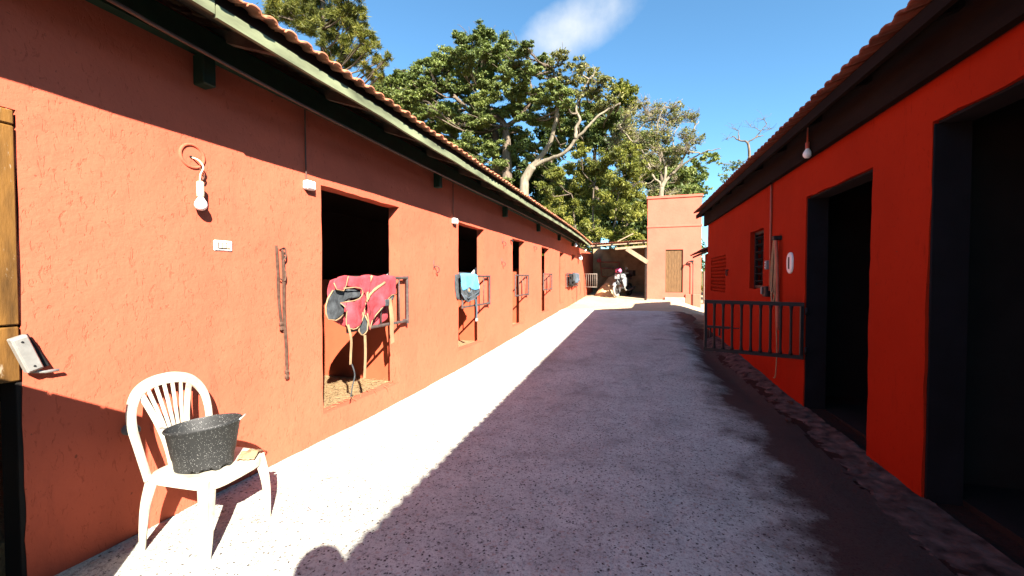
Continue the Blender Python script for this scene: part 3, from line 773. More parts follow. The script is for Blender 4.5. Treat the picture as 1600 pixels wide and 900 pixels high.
# barred gate standing open at the far side of the first doorway
gx, gy = -0.005, 5.225
gt = MB()
Pa, Pb = Vector((gx, gy, 0)), Vector((gx-0.94, gy+0.33, 0))
def gp(t, z): p = Pa.lerp(Pb, t); return (p.x, p.y, z)
gt.bar(gp(0, 1.165), gp(1, 1.165), 0.034, 0.042).bar(gp(0, 0.585), gp(1, 0.585), 0.034, 0.042).bar(gp(0.985, 0.602), gp(0.985, 1.148), 0.032, 0.03, (1, 0, 0)).bar(gp(0.02, 0.602), gp(0.02, 1.148), 0.032, 0.03, (1, 0, 0))
gate = gt.build('gate', M['black_steel'], rb)
tag(gate, 'black barred gate swung open into the lane')
for k in range(1, 10):
    t = 0.02+k*0.965/10
    MB().tube([gp(t, 0.60), gp(t, 0.625), gp(t, 0.66), gp(t, 1.09), gp(t, 1.125), gp(t, 1.15)], [0.024, 0.019, 0.0145, 0.0145, 0.019, 0.024], 8).build('bar', M['black_steel'], gate, smooth=True)
lt = MB().bar(gp(0.72, 0.86), gp(0.99, 0.86), 0.03, 0.028).bar(gp(0.62, 0.86), gp(0.72, 0.86), 0.012, 0.012).bar(gp(0.83, 0.76), gp(0.83, 0.845), 0.02, 0.02, (1,0,0)).bar(gp(0.93, 0.73), gp(0.93, 0.845), 0.014, 0.014, (1,0,0)).build('latch', M['black_steel'], gate)
for z in (0.66, 1.09): MB().tube([(gx+0.014, gy-0.02, z-0.04), (gx+0.014, gy-0.02, z+0.04)], 0.014, 8).build('hinge', M['black_steel'], gate, smooth=True)
# broken mortar footing along the wall
mb = MB(); ny = 420; nx = 16
for i in range(ny+1):
    y = 2.0+i*(9.6-2.0)/ny
    wd = 0.30+0.5*n1(y*1.1, 2.2, 3)+0.3*n1(y*5, 7.0, 5)
    for j in range(nx+1):
        t = j/nx; xl = 0.03-max(0.06, wd)*t
        X = 1.873-K*y+xl; hgt = (0.018+0.05*n1(y*1.6, t*1.5, 6))*(1-t)**0.8+0.022*n1(y*7, t*3, 9)*(1-t*0.5)+0.018*n1(y*26, t*8, 12)
        mb.v.append((X, y, gz(X, y)-0.01+max(-0.03, hgt) if t < 1 else gz(X, y)-0.06))
for i in range(ny):
    for j in range(nx): a = i*(nx+1)+j; mb.f.append((a, a+1, a+nx+2, a+nx+1))
foot = mb.build('rubble_verge', M['rubble'], None, smooth=True); tag(foot, kind='structure')
r = random.Random(77); smeshes = []
for k in range(5):
    bm = bmesh.new()
    for _ in range(15):
        d_ = Vector((r.gauss(0, 1), r.gauss(0, 1), r.gauss(0, 1))).normalized(); bm.verts.new((d_.x*1.1, d_.y*0.85, d_.z*0.6))
    hull = bmesh.ops.convex_hull(bm, input=bm.verts[:]); bmesh.ops.delete(bm, geom=[e for e in hull['geom_interior'] if isinstance(e, bmesh.types.BMVert)], context='VERTS')
    q = MB(); q.frombm(bm); smeshes.append(q.mesh('stone', M['rubble'], smooth=False))
for k in range(12):
    y = r.uniform(2.3, 9.3); X = 1.873-K*y-abs(r.gauss(0.10, 0.14))-0.03; sc = r.uniform(0.015, 0.045)*(1.25 if y < 5 else 1)
    o_ = link('stone', smeshes[k % 5]); o_.location = (X, y, gz(X, y)+0.02+sc*0.3); o_.scale = (sc, sc, sc); o_.rotation_euler = (r.uniform(-.4, .4), r.uniform(-.4, .4), r.uniform(0, 6.28))
    tag(o_, 'rough broken stone lying along the foot of the shaded red wall', 'stone', 'broken stones along the shaded wall')

# ------------------------------------------------------------------ tower at the end of the lane
TY = 18.3
tower = empty('tower', (1.1, TY, 0.3))
tag(tower, 'tall narrow salmon plastered tower with a plank door at the end of the lane', 'tower')
def P(o, root): o.location = Vector(o.location)-Vector(root.location); o.parent = root; return o
def tw(mb, name, mat, parent=tower, **k):
    o = mb.build(name, mat, None, **k); return P(o, parent)
DX0, DX1, DZ0, DZ1 = 0.755, 1.43, 0.86, 2.645
body = MB().box((0.03, TY, -0.3), (DX0, TY+2.2, 4.785)).box((DX1, TY, -0.3), (2.12, TY+2.2, 4.785)).box((DX0, TY, DZ1), (DX1, TY+2.2, 4.785)).box((DX0, TY, -0.3), (DX1, TY+2.2, DZ0)).box((DX0, TY+0.16, DZ0), (DX1, TY+2.2, DZ1))
tw(body, 'wall', M['tower'])
tw(MB().cbox((-0.015, TY-0.045, 4.78), (2.165, TY+2.24, 4.885), 0.012), 'cornice', M['tower'])
tw(MB().cbox((-0.005, TY-0.03, 3.575), (2.15, TY+2.23, 3.655), 0.012), 'ledge', M['tower'])
td = tw(MB().box((DX0+0.002, TY+0.09, DZ0), (DX1-0.002, TY+0.12, DZ1-0.002)), 'door', M['door_wood'])
for k in range(6):
    x = DX0+0.004+k*0.1115
    o = MB().cbox((x, TY+0.055+0.004*(k % 2), DZ0+0.01), (x+0.108, TY+0.09, DZ1-0.01), 0.004).build('plank', M['door_wood'], td)
tw(MB().cbox((0.72, TY-0.30, 0.10), (1.50, TY-0.003, 0.66), 0.02), 'step', M['cement'])
tw(MB().cbox((-0.42, TY-0.42, 0.05), (0.717, TY-0.003, 0.56), 0.03), 'plinth', M['cement'])
tw(MB().cbox((1.52, TY-0.07, -0.1), (2.10, TY-0.003, 0.80), 0.02), 'buttress', M['tower'])
tp = empty('standpipe', (1.80, TY-0.11, 0.3)); tag(tp, 'thin dark standpipe with a bent tap head in front of the tower', 'pipe')
P(MB().tube([(1.80, TY-0.11, 0.2), (1.80, TY-0.11, 2.02)], 0.016, 8).build('pipe', M['black_steel'], None, smooth=True), tp)
P(MB().tube([(1.80, TY-0.11, 2.02), (1.77, TY-0.12, 2.1), (1.66, TY-0.13, 2.14), (1.56, TY-0.13, 2.08), (1.54, TY-0.13, 1.98)], 0.022, 8).build('tap_head', M['black_steel'], None, smooth=True), tp)
P(MB().cbox((1.70, TY-0.16, 2.1), (1.82, TY-0.10, 2.18), 0.01).build('handle', M['black_steel'], None), tp)

# ------------------------------------------------------------------ lean-to shed at the end of the stable
SY = 17.45
shed = empty('lean_to_shed', (-1.3, SY+2, 0.6)); tag(shed, 'open lean-to shed with a low tiled roof between stable and tower', 'shed')
sb = lambda mb, name, mat, **k: P(mb.build(name, mat, None, **k), shed)
sb(MB().box((WX+0.002, 22.05, -0.2), (0.03, 22.25, 3.0)), 'rear_wall', M['shed_wall'])
sb(MB().box((0.032, TY+2.203, -0.2), (0.2, 22.25, 3.0)), 'side_wall', M['shed_wall'])
def rz(y, x=0): return 2.83+0.045*(x+2.1)+(y-SY)*0.05
rfm = MB(); nc = 46
for i in range(nc+1):
    x = -2.35+(2.37)*i/nc; w = 0.018*math.sin(i*math.pi)*0+0.016*(1 if i % 2 else -1)
    for y, t in ((SY-0.05, 0.0), (22.05, 0.0), (22.05, 0.012), (SY-0.05, 0.012)): rfm.v.append((x, y, rz(y, x)+w+t+0.07))
for i in range(nc):
    for k in range(4): a = i*4+k; b = i*4+(k+1) % 4; rfm.f.append((a, b, b+4, a+4))
rfm.f += [(3,2,1,0), tuple(nc*4+k for k in range(4))]
sr = sb(rfm, 'roof', M['tile_r'])
sb(MB().bar((-2.3, SY+0.04, rz(SY, -2.3)-0.02), (-0.0, SY+0.04, rz(SY, 0)-0.02), 0.05, 0.045), 'front_beam', M['pale_wood'])
sb(MB().bar((-1.25, SY+0.14, rz(SY, -1.1)-0.2), (0.0, SY+0.14, rz(SY, 0)-0.17), 0.08, 0.09), 'cross_beam', M['pale_wood'])
sb(MB().bar((-0.78, SY+0.06, 2.66), (0.04, SY+0.06, 2.10), 0.07, 0.17, (0,0,1)), 'brace', M['pale_wood'])
for x in (-2.0, -1.35, -0.7, -0.1): sb(MB().bar((x, SY-0.03, rz(SY, x)+0.015), (x, 22.0, rz(22.0, x)+0.015), 0.06, 0.06), 'rafter', M['old_wood'])
sb(MB().tube([(-0.03, SY+0.2, 0.4), (-0.03, SY+0.2, 2.8)], 0.05, 8), 'post', M['old_wood'])
sb(MB().bar((-1.15, SY-0.02, rz(SY, -1.1)+0.09), (-0.55, SY+0.5, rz(SY, -1.1)+0.45), 0.05, 0.03), 'loose_board', M['pale_wood'])
# railing beside the stable corner
rail = empty('railing', (-2.4, 18.5, 0.6)); tag(rail, 'short pale metal railing at the far corner of the stable', 'railing')
P(MB().tube([(-2.66, 18.5, 1.64), (-2.1, 18.5, 1.64)], 0.018, 6).tube([(-2.66, 18.5, 1.06), (-2.1, 18.5, 1.06)], 0.015, 6).tube([(-2.1, 18.5, 1.04), (-2.1, 18.5, 1.66)], 0.015, 6).build('rail', M['pale_steel'], None, smooth=True), rail)
for k in range(1, 6): P(MB().tube([(-2.66+k*0.095, 18.5, 1.06), (-2.66+k*0.095, 18.5, 1.64)], 0.009, 6).build('bar', M['pale_steel'], None, smooth=True), rail)
# rack frame and ball on the shed's back wall
rk = empty('wall_rack', (-1.8, 21.7, 1.5)); tag(rk, 'red metal rack frame with a pale cloth on the shed back wall', 'rack')
P(MB().tube([(-2.3, 21.7, 2.3), (-1.33, 21.7, 2.27)], 0.03, 6).tube([(-2.2, 21.7, 1.55), (-1.33, 21.7, 1.52)], 0.03, 6).tube([(-2.3, 21.7, 2.3), (-2.2, 21.7, 1.55)], 0.03, 6).tube([(-1.33, 21.7, 2.27), (-1.33, 21.7, 1.52)], 0.03, 6).tube([(-2.27, 21.7, 1.98), (-1.33, 21.7, 1.95)], 0.025, 6).tube([(-2.2, 21.7, 1.6), (-2.2, 22.06, 1.6)], 0.02, 6).tube([(-1.4, 21.7, 1.6), (-1.4, 22.06, 1.6)], 0.02, 6).build('frame', M['conduit_r'], None, smooth=True), rk)
P(MB().strip([(-2.18, 21.66, 1.76), (-1.9, 21.63, 1.72), (-1.6, 21.66, 1.75), (-1.36, 21.64, 1.73)], 0.38, 0.02, (0, 0, 1)).build('cloth', M['trim'], None), rk)
ball = MB(); bm = bmesh.new(); bmesh.ops.create_uvsphere(bm, u_segments=16, v_segments=10, radius=0.12); ball.frombm(bm); ball.tube([(0, 0, 0.11), (0, 0.05, 0.3), (0, 0.3, 0.42)], 0.008, 5)
bo = ball.build('ball', M['red_ball'], None, smooth=True); bo.location = (-2.36, 21.72, 2.38); tag(bo, 'small red ball hanging on the shed back wall', 'ball')

# sand-coloured heap and tipped barrel cover in the shed mouth
def heap(name, cx, cy, rx, ry, h, mat, label, cat, seed):
    mb = MB(); n = 28; m = 12
    for i in range(m+1):
        t = i/m
        for k in range(n):
            a = 2*math.pi*k/n; f = 1+0.25*n1(math.cos(a)*1.5+seed, math.sin(a)*1.5, seed)
            x = cx+rx*t*f*math.cos(a); y = cy+ry*t*f*math.sin(a)
            mb.v.append((x, y, gz(x, y)-0.03+h*(1-t**1.8)*(1+0.35*n1(x*3, y*3, seed))))
    for i in range(m):
        for k in range(n): mb.f.append((i*n+k, i*n+(k+1) % n, (i+1)*n+(k+1) % n, (i+1)*n+k))
    o = mb.build(name, mat, None, smooth=True); return tag(o, label, cat)
hp = heap('sand_heap', -1.75, 19.75, 0.6, 0.5, 0.62, M['sand_heap'], 'pale sandy heap on the ground beside the motorbike', 'heap', 4)
hp2 = heap('sand_heap', -1.5, 20.9, 0.7, 0.45, 1.0, M['sand_heap'], 'taller pale heap behind the motorbike near the shed wall', 'heap', 9)

# ------------------------------------------------------------------ motorbike facing the lane
mo = empty('motorbike', (-1.02, 19.35, gz(-1.02, 19.35)), R(-22))
tag(mo, 'parked motorbike with white fairing and tank in the shed mouth', 'motorbike')
def wheel(y, r, w):
    t = MB(); pts = [(0, y+r*math.cos(a), r+0.02+r*math.sin(a)) for a in [2*math.pi*k/28 for k in range(29)]]
    rr = r-w*0.5
    prof = []
    n = 28; m = 8
    for k in range(n):
        a = 2*math.pi*k/n
        for j in range(m):
            b = 2*math.pi*j/m; q = rr+w*0.5*math.cos(b)
            t.v.append((w*0.5*math.sin(b)*1.1, y+q*math.cos(a), r+q*math.sin(a)))
    for k in range(n):
        for j in range(m): t.f.append((k*m+j, k*m+(j+1) % m, ((k+1) % n)*m+(j+1) % m, ((k+1) % n)*m+j))
    wo = empty('wheel', (0, 0, 0), 0, mo)
    t.build('tyre', M['pvc'] if y < 0 else M['black'], wo, smooth=True)
    rim = MB()
    for s in range(10):
        a = 2*math.pi*s/10; rim.bar((0, y, r), (0, y+(rr-w*.4)*math.cos(a), r+(rr-w*.4)*math.sin(a)), 0.03, 0.025, (1, 0, 0))
    rim.lathe([(0.05, -0.06), (0.05, 0.06)], 12, (0, y, r), 'x'); rim.lathe([(rr-w*.42, -0.03), (rr-w*.42, 0.03), (rr-w*.55, 0.03), (rr-w*.55, -0.03), (rr-w*.42, -0.03)], 24, (0, y, r), 'x', cap=False)
    rim.build('rim', M['moto_grey'], wo)
wheel(-0.66, 0.31, 0.11); wheel(0.66, 0.31, 0.13)
for s in (-1, 1): MB().tube([(s*0.085, -0.66, 0.31), (s*0.085, -0.50, 0.72), (s*0.085, -0.40, 0.98)], [0.022, 0.026, 0.026], 8).build('fork', M['moto_grey'], mo, smooth=True)
MB().tube([(-0.36, -0.20, 1.06), (-0.20, -0.34, 1.05), (0, -0.38, 1.0), (0.20, -0.34, 1.05), (0.36, -0.20, 1.06)], 0.015, 8).build('handlebar', M['black'], mo, smooth=True)
MB().lathe([(0.02, -0.60), (0.07, -0.585), (0.09, -0.53), (0.07, -0.46), (0.03, -0.43)], 16, (0, 0, 0.93), 'y').build('headlight', M['zinc'], mo, smooth=True)
MB().add([(-0.10, -0.62, 0.80), (0.10, -0.62, 0.80), (0.13, -0.56, 1.03), (-0.13, -0.56, 1.03), (-0.09, -0.48, 0.80), (0.09, -0.48, 0.80), (0.10, -0.44, 1.04), (-0.10, -0.44, 1.04)], [(0,1,2,3),(4,7,6,5),(0,4,5,1),(1,5,6,2),(2,6,7,3),(3,7,4,0)]).build('number_panel', M['moto_white'], mo)
fm = MB(); fm.strip([(0, -0.98, 0.50), (0, -0.86, 0.62), (0, -0.68, 0.665), (0, -0.5, 0.63), (0, -0.38, 0.56)], 0.13, 0.012, (1, 0, 0)); fm.build('front_mudguard', M['moto_white'], mo, smooth=True)
bm = bmesh.new(); bmesh.ops.create_uvsphere(bm, u_segments=20, v_segments=12, radius=1)
for v_ in bm.verts: v_.co = Vector((v_.co.x*0.15*(1-0.35*max(0, v_.co.y)), -0.06+v_.co.y*0.30, 0.90+v_.co.z*0.15+0.05*max(0, -v_.co.y)))
t = MB(); t.frombm(bm); t.build('tank', M['moto_white'], mo, smooth=True)
for s in (-1, 1):
    MB().prism([(-0.42, 0.72), (-0.10, 0.88), (0.18, 0.80), (0.10, 0.52), (-0.20, 0.42)], (s*0.16-0.015, 0, 0), (0, 1, 0), (0, 0, 1), 0.03).build('side_fairing', M['moto_white'], mo)
MB().box((-0.12, -0.22, 0.36), (0.12, 0.22, 0.60)).lathe([(0.08, 0.58), (0.09, 0.60), (0.08, 0.78)], 14, (0, -0.05, 0.0)).build('engine', M['moto_grey'], mo)
se = MB(); bm = bmesh.new(); bmesh.ops.create_cube(bm, size=1)
for v_ in bm.verts: v_.co = Vector((v_.co.x*0.24, 0.48+v_.co.y*0.72, 0.88+v_.co.z*0.12+0.08*(v_.co.y > 0)))
bmesh.ops.bevel(bm, geom=bm.edges[:], offset=0.04, segments=3, affect='EDGES'); se.frombm(bm); se.build('seat', M['black'], mo, smooth=True)
MB().bar((0, -0.2, 0.8), (0, 0.9, 0.82), 0.08, 0.05).bar((0, -0.42, 0.9), (0, -0.1, 0.42), 0.06, 0.06).bar((-0.09, 0.66, 0.31), (-0.09, 0.1, 0.45), 0.03, 0.05).bar((0.09, 0.66, 0.31), (0.09, 0.1, 0.45), 0.03, 0.05).build('frame', M['moto_grey'], mo)
MB().tube([(0.14, -0.18, 0.5), (0.17, -0.1, 0.3), (0.19, 0.3, 0.3), (0.2, 0.85, 0.42)], [0.025, 0.025, 0.045, 0.05], 8).build('exhaust', M['zinc'], mo, smooth=True)
MB().bar((-0.12, 0.05, 0.33), (-0.3, 0.12, 0.012), 0.02, 0.02).build('side_stand', M['moto_grey'], mo)
for s in (-1, 1):
    MB().tube([(s*0.24, -0.32, 1.06), (s*0.30, -0.34, 1.24)], 0.007, 6).lathe([(0.02, -0.012), (0.06, -0.01), (0.06, 0.01), (0.02, 0.015)], 14, (s*0.32, -0.34, 1.27), 'y').build('mirror', M['black'], mo)
MB().box((-0.16, 0.72, 0.94), (0.16, 1.02, 1.2)).build('top_box', M['black'], mo)
hm = MB(); bm = bmesh.new(); bmesh.ops.create_uvsphere(bm, u_segments=20, v_segments=12, radius=1)
for v_ in bm.verts:
    if v_.co.z < -0.62: v_.co.z = -0.62
    v_.co = Vector((v_.co.x*0.135, v_.co.y*0.165, v_.co.z*0.14))
hm.frombm(bm)
helmet = hm.build('helmet', M['pink'], None, smooth=True, angle=50); helmet.location = (-1.20, 19.03, gz(-1, 19.3)+1.15); helmet.rotation_euler = (0.1, 0.15, 0.6)
tag(helmet, 'pink helmet hung on the handlebar of the motorbike', 'helmet')
MB().bar((-0.118, -0.10, -0.02), (0.118, -0.10, -0.02), 0.1, 0.07).build('visor', M['black'], helmet)

# ------------------------------------------------------------------ low roof and post past the right-hand block
lr = empty('outbuilding', (2.3, 12.3, 0.4)); tag(lr, 'low dark outbuilding with a ragged tiled roof behind the shaded block', 'outbuilding')
P(MB().box((1.75, 11.7, -0.2), (4.6, 14.2, 2.2)).build('wall', M['wall_r'], None), lr)
lroof = P(MB().add([(1.42, 11.2, 2.15), (1.42, 14.5, 2.15), (3.4, 14.5, 3.0), (3.4, 11.2, 3.0), (1.42, 11.2, 2.09), (1.42, 14.5, 2.09), (3.4, 14.5, 2.94), (3.4, 11.2, 2.94)], [(0,1,2,3),(4,7,6,5),(0,4,5,1),(1,5,6,2),(2,6,7,3),(3,7,4,0)]).build('roof', M['old_wood'], None), lr)
r = random.Random(6); mb0, me = tile_mesh('outbuilding_tile', M['tile_r'])
for c in range(4):
    for k in range(25):
        y = 11.2+k*0.13+0.065; ang = math.atan(0.43); sd = Vector((math.cos(ang), 0, math.sin(ang))); ad = Vector((0, -1, 0)); nn = ad.cross(sd)
        p = Vector((1.36, y, 2.15))+sd*(c*0.36+r.uniform(-0.03, 0.03))
        link('tile', me, lroof, Matrix.Translation(p) @ Matrix((ad, sd, nn)).transposed().to_4x4() @ Matrix.Rotation(r.uniform(-0.05, 0.05), 4, 'Z'))
ps = MB().cbox((2.42, 20.0, 0.0), (2.62, 20.2, 1.75), 0.02).build('gate_post', M['pale_steel'], None); tag(ps, 'pale grey concrete post beyond the right edge of the tower', 'post')

# ------------------------------------------------------------------ white plastic chair
def band(mb, pts, w, t, normal, n=8):
    """rounded strip whose width lies across the path in the plane with the given normal"""
    pts = [Vector(p) for p in pts]; m = len(pts); N = Vector(normal).normalized(); vs = []; fs = []
    ws = list(w) if hasattr(w, '__len__') else [w]*m; ts = list(t) if hasattr(t, '__len__') else [t]*m
    for i, p in enumerate(pts):
        d = (pts[min(i+1, m-1)]-pts[max(i-1, 0)]).normalized(); s = d.cross(N).normalized(); q = s.cross(d).normalized()
        for k in range(n):
            a = 2*math.pi*(k+0.5)/n; ca, sa = math.cos(a), math.sin(a)
            vs.append(p+s*ws[i]/2*math.copysign(abs(ca)**0.6, ca)+q*ts[i]/2*math.copysign(abs(sa)**0.6, sa))
    for i in range(m-1):
        for k in range(n): fs.append((i*n+k, i*n+(k+1) % n, (i+1)*n+(k+1) % n, (i+1)*n+k))
    fs += [tuple(range(n-1, -1, -1)), tuple((m-1)*n+k for k in range(n))]
    mb.add(vs, fs); return mb
def spline(pts, n=6):
    pts = [Vector(p) for p in pts]; out = []
    for i in range(len(pts)-1):
        p0 = pts[max(i-1, 0)]; p1 = pts[i]; p2 = pts[i+1]; p3 = pts[min(i+2, len(pts)-1)]
        for k in range(n):
            t = k/n; out.append(0.5*((2*p1)+(p2-p0)*t+(2*p0-5*p1+4*p2-p3)*t*t+(3*p1-p0-3*p2+p3)*t**3))
    return out+[pts[-1]]
chair = empty('plastic_chair', (-2.315, 1.625, 0.012), R(6)); chair.scale = (0.93, 0.90, 0.985)
tag(chair, 'white plastic slat-back chair against the orange wall with a bucket on its seat', 'chair')
SH = 0.415
mb = MB(); n = 36; rings = []
def seat_pt(a, s):
    c, q = math.cos(a), math.sin(a); e = 0.45
    x = 0.225*math.copysign(abs(c)**e, c); y = 0.225*math.copysign(abs(q)**e, q)*(1.0-0.06*(c < 0)*abs(c))
    return x*s, y*s
for s, dz in ((0.0, -0.012), (0.4, -0.010), (0.75, -0.004), (0.93, 0.0), (0.985, -0.004), (1.0, -0.014), (1.0, -0.050), (0.975, -0.050), (0.965, -0.02), (0.7, -0.022), (0.0, -0.026)):
    ring = []
    for k in range(n):
        x, y = seat_pt(2*math.pi*k/n, max(s, 0.001)); front = max(0, x/0.225)
        ring.append((x, y, SH+dz-0.012*front**3+0.010*(abs(y)/0.225)**3*(s > 0.7)))
    rings.append(ring)
mb.v = [v for rg in rings for v in rg]
for i in range(len(rings)-1):
    for k in range(n): mb.f.append((i*n+k, i*n+(k+1) % n, (i+1)*n+(k+1) % n, (i+1)*n+k))
mb.build('seat', M['chair'], chair, smooth=True, angle=55)
for sx, sy in ((1, 1), (1, -1), (-1, 1), (-1, -1)):
    l = MB(); xt, yt = sx*0.195, sy*0.195
    xb_, yb_ = (0.215 if sx > 0 else -0.245), sy*(0.225 if sx > 0 else 0.215)
    p0 = Vector((xt, yt, SH-0.012)); p3 = Vector((xb_, yb_, 0.0))
    pth = spline([p0, p0.lerp(p3, 0.35)+Vector((sx*0.012, sy*0.010, 0)), p0.lerp(p3, 0.7)+Vector((sx*0.010, sy*0.006, 0)), p3], 4)
    ws = [0.078-0.046*k/(len(pth)-1) for k in range(len(pth))]
    band(l, [p-Vector((sx*w*0.30, 0, 0)) for p, w in zip(pth, ws)], ws, 0.016, (0, 1, 0))
    band(l, [p-Vector((0, sy*w*0.30, 0)) for p, w in zip(pth, ws)], ws, 0.016, (1, 0, 0))
    l.build('leg', M['chair'], chair, smooth=True, angle=50)
LEAN = 0.24
def bk(y, z): return (-0.200-(z-SH)*LEAN-0.05*(1-(y/0.24)**2)*max(0, (z-SH))/0.45*0.5, y, z)
arch = [bk(y, z) for y, z in ((-0.205, SH-0.03), (-0.222, 0.55), (-0.232, 0.67), (-0.218, 0.76), (-0.165, 0.835), (-0.085, 0.868), (0, 0.876), (0.085, 0.868), (0.165, 0.835), (0.218, 0.76), (0.232, 0.67), (0.222, 0.55), (0.205, SH-0.03))]
ap = spline(arch, 5); m = len(ap)
aw = [0.040+0.026*math.sin(math.pi*k/(m-1))**2 for k in range(m)]
back = band(MB(), ap, aw, 0.022, (1, 0, LEAN)).build('backrest', M['chair'], chair, smooth=True, angle=60)
for k in range(7):
    u = (k-3)/3
    pts = spline([bk(u*0.066, SH-0.02), bk(u*0.068, 0.52), bk(u*0.088, 0.64), bk(u*0.125, 0.76), bk(u*0.150, 0.845-0.02*u*u)], 4)
    w = 0.034 if abs(k-3) == 3 else 0.0165
    band(MB(), pts, [w+0.004*j/len(pts) for j in range(len(pts))], 0.012, (1, 0, LEAN), 6).build('slat', M['chair'], back, smooth=True, angle=60)
# ------------------------------------------------------------------ speckled tub on the chair
tub = empty('bucket', (-2.305, 1.592, 0.4135), math.atan2(0.6, 0.8))
tag(tub, 'black oval tub speckled with white standing on the plastic chair', 'bucket')
mb = MB(); prof = [(0.74, 0.0), (0.77, 0.02), (0.79, 0.055), (0.80, 0.062), (0.82, 0.07), (0.96, 0.208), (1.0, 0.212), (1.015, 0.220), (0.99, 0.226), (0.955, 0.215), (0.80, 0.07), (0.72, 0.012), (0.0, 0.012)]
n = 40
for r_, z in prof:
    for k in range(n):
        a = 2*math.pi*k/n; c, q = math.cos(a), math.sin(a)
        zz = z+(0.022 if (r_ < 0.78 and z == 0.0 and -1.2 < a-5.6 < 0.35 and math.sin(a*9) > -0.2) else 0)
        mb.v.append((0.180*r_*c+0.004*n1(c, q, 2), 0.128*r_*q, zz*1.08+0.016*c*z/0.22))
for i in range(len(prof)-1):
    for k in range(n): mb.f.append((i*n+k, i*n+(k+1) % n, (i+1)*n+(k+1) % n, (i+1)*n+k))
mb.f.append(tuple(range(n-1, -1, -1)))
mb.build('shell', M['bucket'], tub, smooth=True, angle=60)
for s in (-1, 1):
    pts = [(s*(0.178+0.020*math.sin(math.pi*t)), -0.035+0.07*t, 0.236+0.016*s+0.016*math.sin(math.pi*t)) for t in [k/8 for k in range(9)]]
    MB().tube(pts, 0.0045, 6).build('handle', M['zinc'], tub, smooth=True)
# crumpled rag on the front corner of the seat
mb = MB(); nn = 14
for i in range(nn):
    for j in range(nn):
        u, v_ = i/(nn-1)-0.5, j/(nn-1)-0.5
        mb.v.append((u*0.09, v_*0.13, 0.010+0.030*abs(n1(u*4+3, v_*4, 5))*1.6+0.018*math.exp(-(v_*4)**2)+0.006))
for i in range(nn-1):
    for j in range(nn-1): a = i*nn+j; mb.f.append((a, a+1, a+nn+1, a+nn))
rag = mb.build('rag', M['trim'], None, smooth=True); rag.location = (-2.18, 1.765, 0.407); rag.rotation_euler = (0, 0, 0.5)
so = rag.modifiers.new('thick', 'SOLIDIFY'); so.thickness = 0.004
tag(rag, 'crumpled pale rag on the far corner of the chair seat', 'rag')

# ------------------------------------------------------------------ draped blankets
def cloth(name, outline, x0, mat, parent, amp=0.02, seed=0, top=None, thick=0.005, maxlen=0.022, ripple=9.0):
    pts = [Vector((0, y, z)) for y, z in outline]
    bm = bmesh.new(); vs = []
    dens = []
    for i in range(len(pts)):
        p1, p2 = pts[i], pts[(i+1) % len(pts)]; p0 = pts[i-1]; p3 = pts[(i+2) % len(pts)]
        k = max(1, int((p2-p1).length/0.03))
        for j in range(k):
            t = j/k; c = 0.5*((2*p1)+(p2-p0)*t+(2*p0-5*p1+4*p2-p3)*t*t+(3*p1-p0-3*p2+p3)*t**3)
            dens.append(p1.lerp(p2, t).lerp(c, 0.6))
    for p in dens: vs.append(bm.verts.new(p))
    f = bm.faces.new(vs); bmesh.ops.triangulate(bm, faces=[f])
    for _ in range(6):
        es = [e for e in bm.edges if e.calc_length() > maxlen]
        if not es: break
        bmesh.ops.subdivide_edges(bm, edges=es, cuts=1); bmesh.ops.triangulate(bm, faces=bm.faces[:])
    bmesh.ops.beautify_fill(bm, faces=bm.faces[:], edges=[e for e in bm.edges if len(e.link_faces) == 2])
    zt = top if top is not None else max(p.z for p in pts)
    for v in bm.verts:
        y, z = v.co.y, v.co.z; h = min(1, max(0, (zt-z)/0.35))
        x = x0+amp*h*math.sin(y*ripple*2+seed+z*3)+amp*1.6*n1(y*5+seed, z*4, seed)*(0.3+h)
        if zt-z < 0.05: x -= 0.028*((0.05-(zt-z))/0.05)**2
        v.co.x = x+0.010*n1(y*13+seed, z*11, seed+2)+0.007*math.sin(z*30+y*22+4*n1(y*4, z*4, seed))*h
    me = bpy.data.meshes.new(name); bm.to_mesh(me); bm.free(); me.materials.append(mat)
    me.polygons.foreach_set('use_smooth', [True]*len(me.polygons))
    o = bpy.data.objects.new(name, me); C.objects.link(o); o.parent = parent
    md = o.modifiers.new('thick', 'SOLIDIFY'); md.thickness = thick; md.offset = 0
    def at(y, z):
        h = min(1, max(0, (zt-z)/0.35))
        return x0+amp*h*math.sin(y*ripple*2+seed+z*3)+amp*1.6*n1(y*5+seed, z*4, seed)*(0.3+h)
    return o, at, [(p.y, p.z) for p in dens]
def binding(path, at, parent, w=0.0105, dx=0.004, name='binding', mat=None, closed=False):
    pts = [Vector((at(y, z)+dx, y, z)) for y, z in path]
    if closed: pts.append(pts[0])
    m = MB(); m.tube(pts, w/2, 6); m.v = [tuple(v) for v in m.v]
    return m.build(name, mat or M['trim'], parent, smooth=True)
BX = WX+0.098
red = empty('red_blanket'); tag(red, 'red horse blanket with cream binding draped over the nearest doorway barrier', 'blanket')
main, at, oc = cloth('main_panel', [(2.98, 1.445), (3.10, 1.472), (3.226, 1.462), (3.33, 1.478), (3.431, 1.486), (3.55, 1.47), (3.691, 1.488), (3.78, 1.478), (3.84, 1.47), (3.864, 1.378), (3.877, 1.271), (3.794, 1.27), (3.72, 1.241), (3.607, 1.143), (3.545, 1.081), (3.425, 0.989), (3.382, 0.939), (3.372, 1.032), (3.334, 1.107), (3.352, 1.251), (3.304, 1.321), (3.173, 1.363), (3.0, 1.40)], BX, M['red_cloth'], red, 0.026, 1, 1.49)
binding([(3.877, 1.271), (3.794, 1.268), (3.72, 1.241), (3.66, 1.19), (3.607, 1.143), (3.545, 1.081), (3.48, 1.03), (3.425, 0.989), (3.39, 0.942), (3.374, 1.0), (3.36, 1.06), (3.334, 1.107)], at, red)
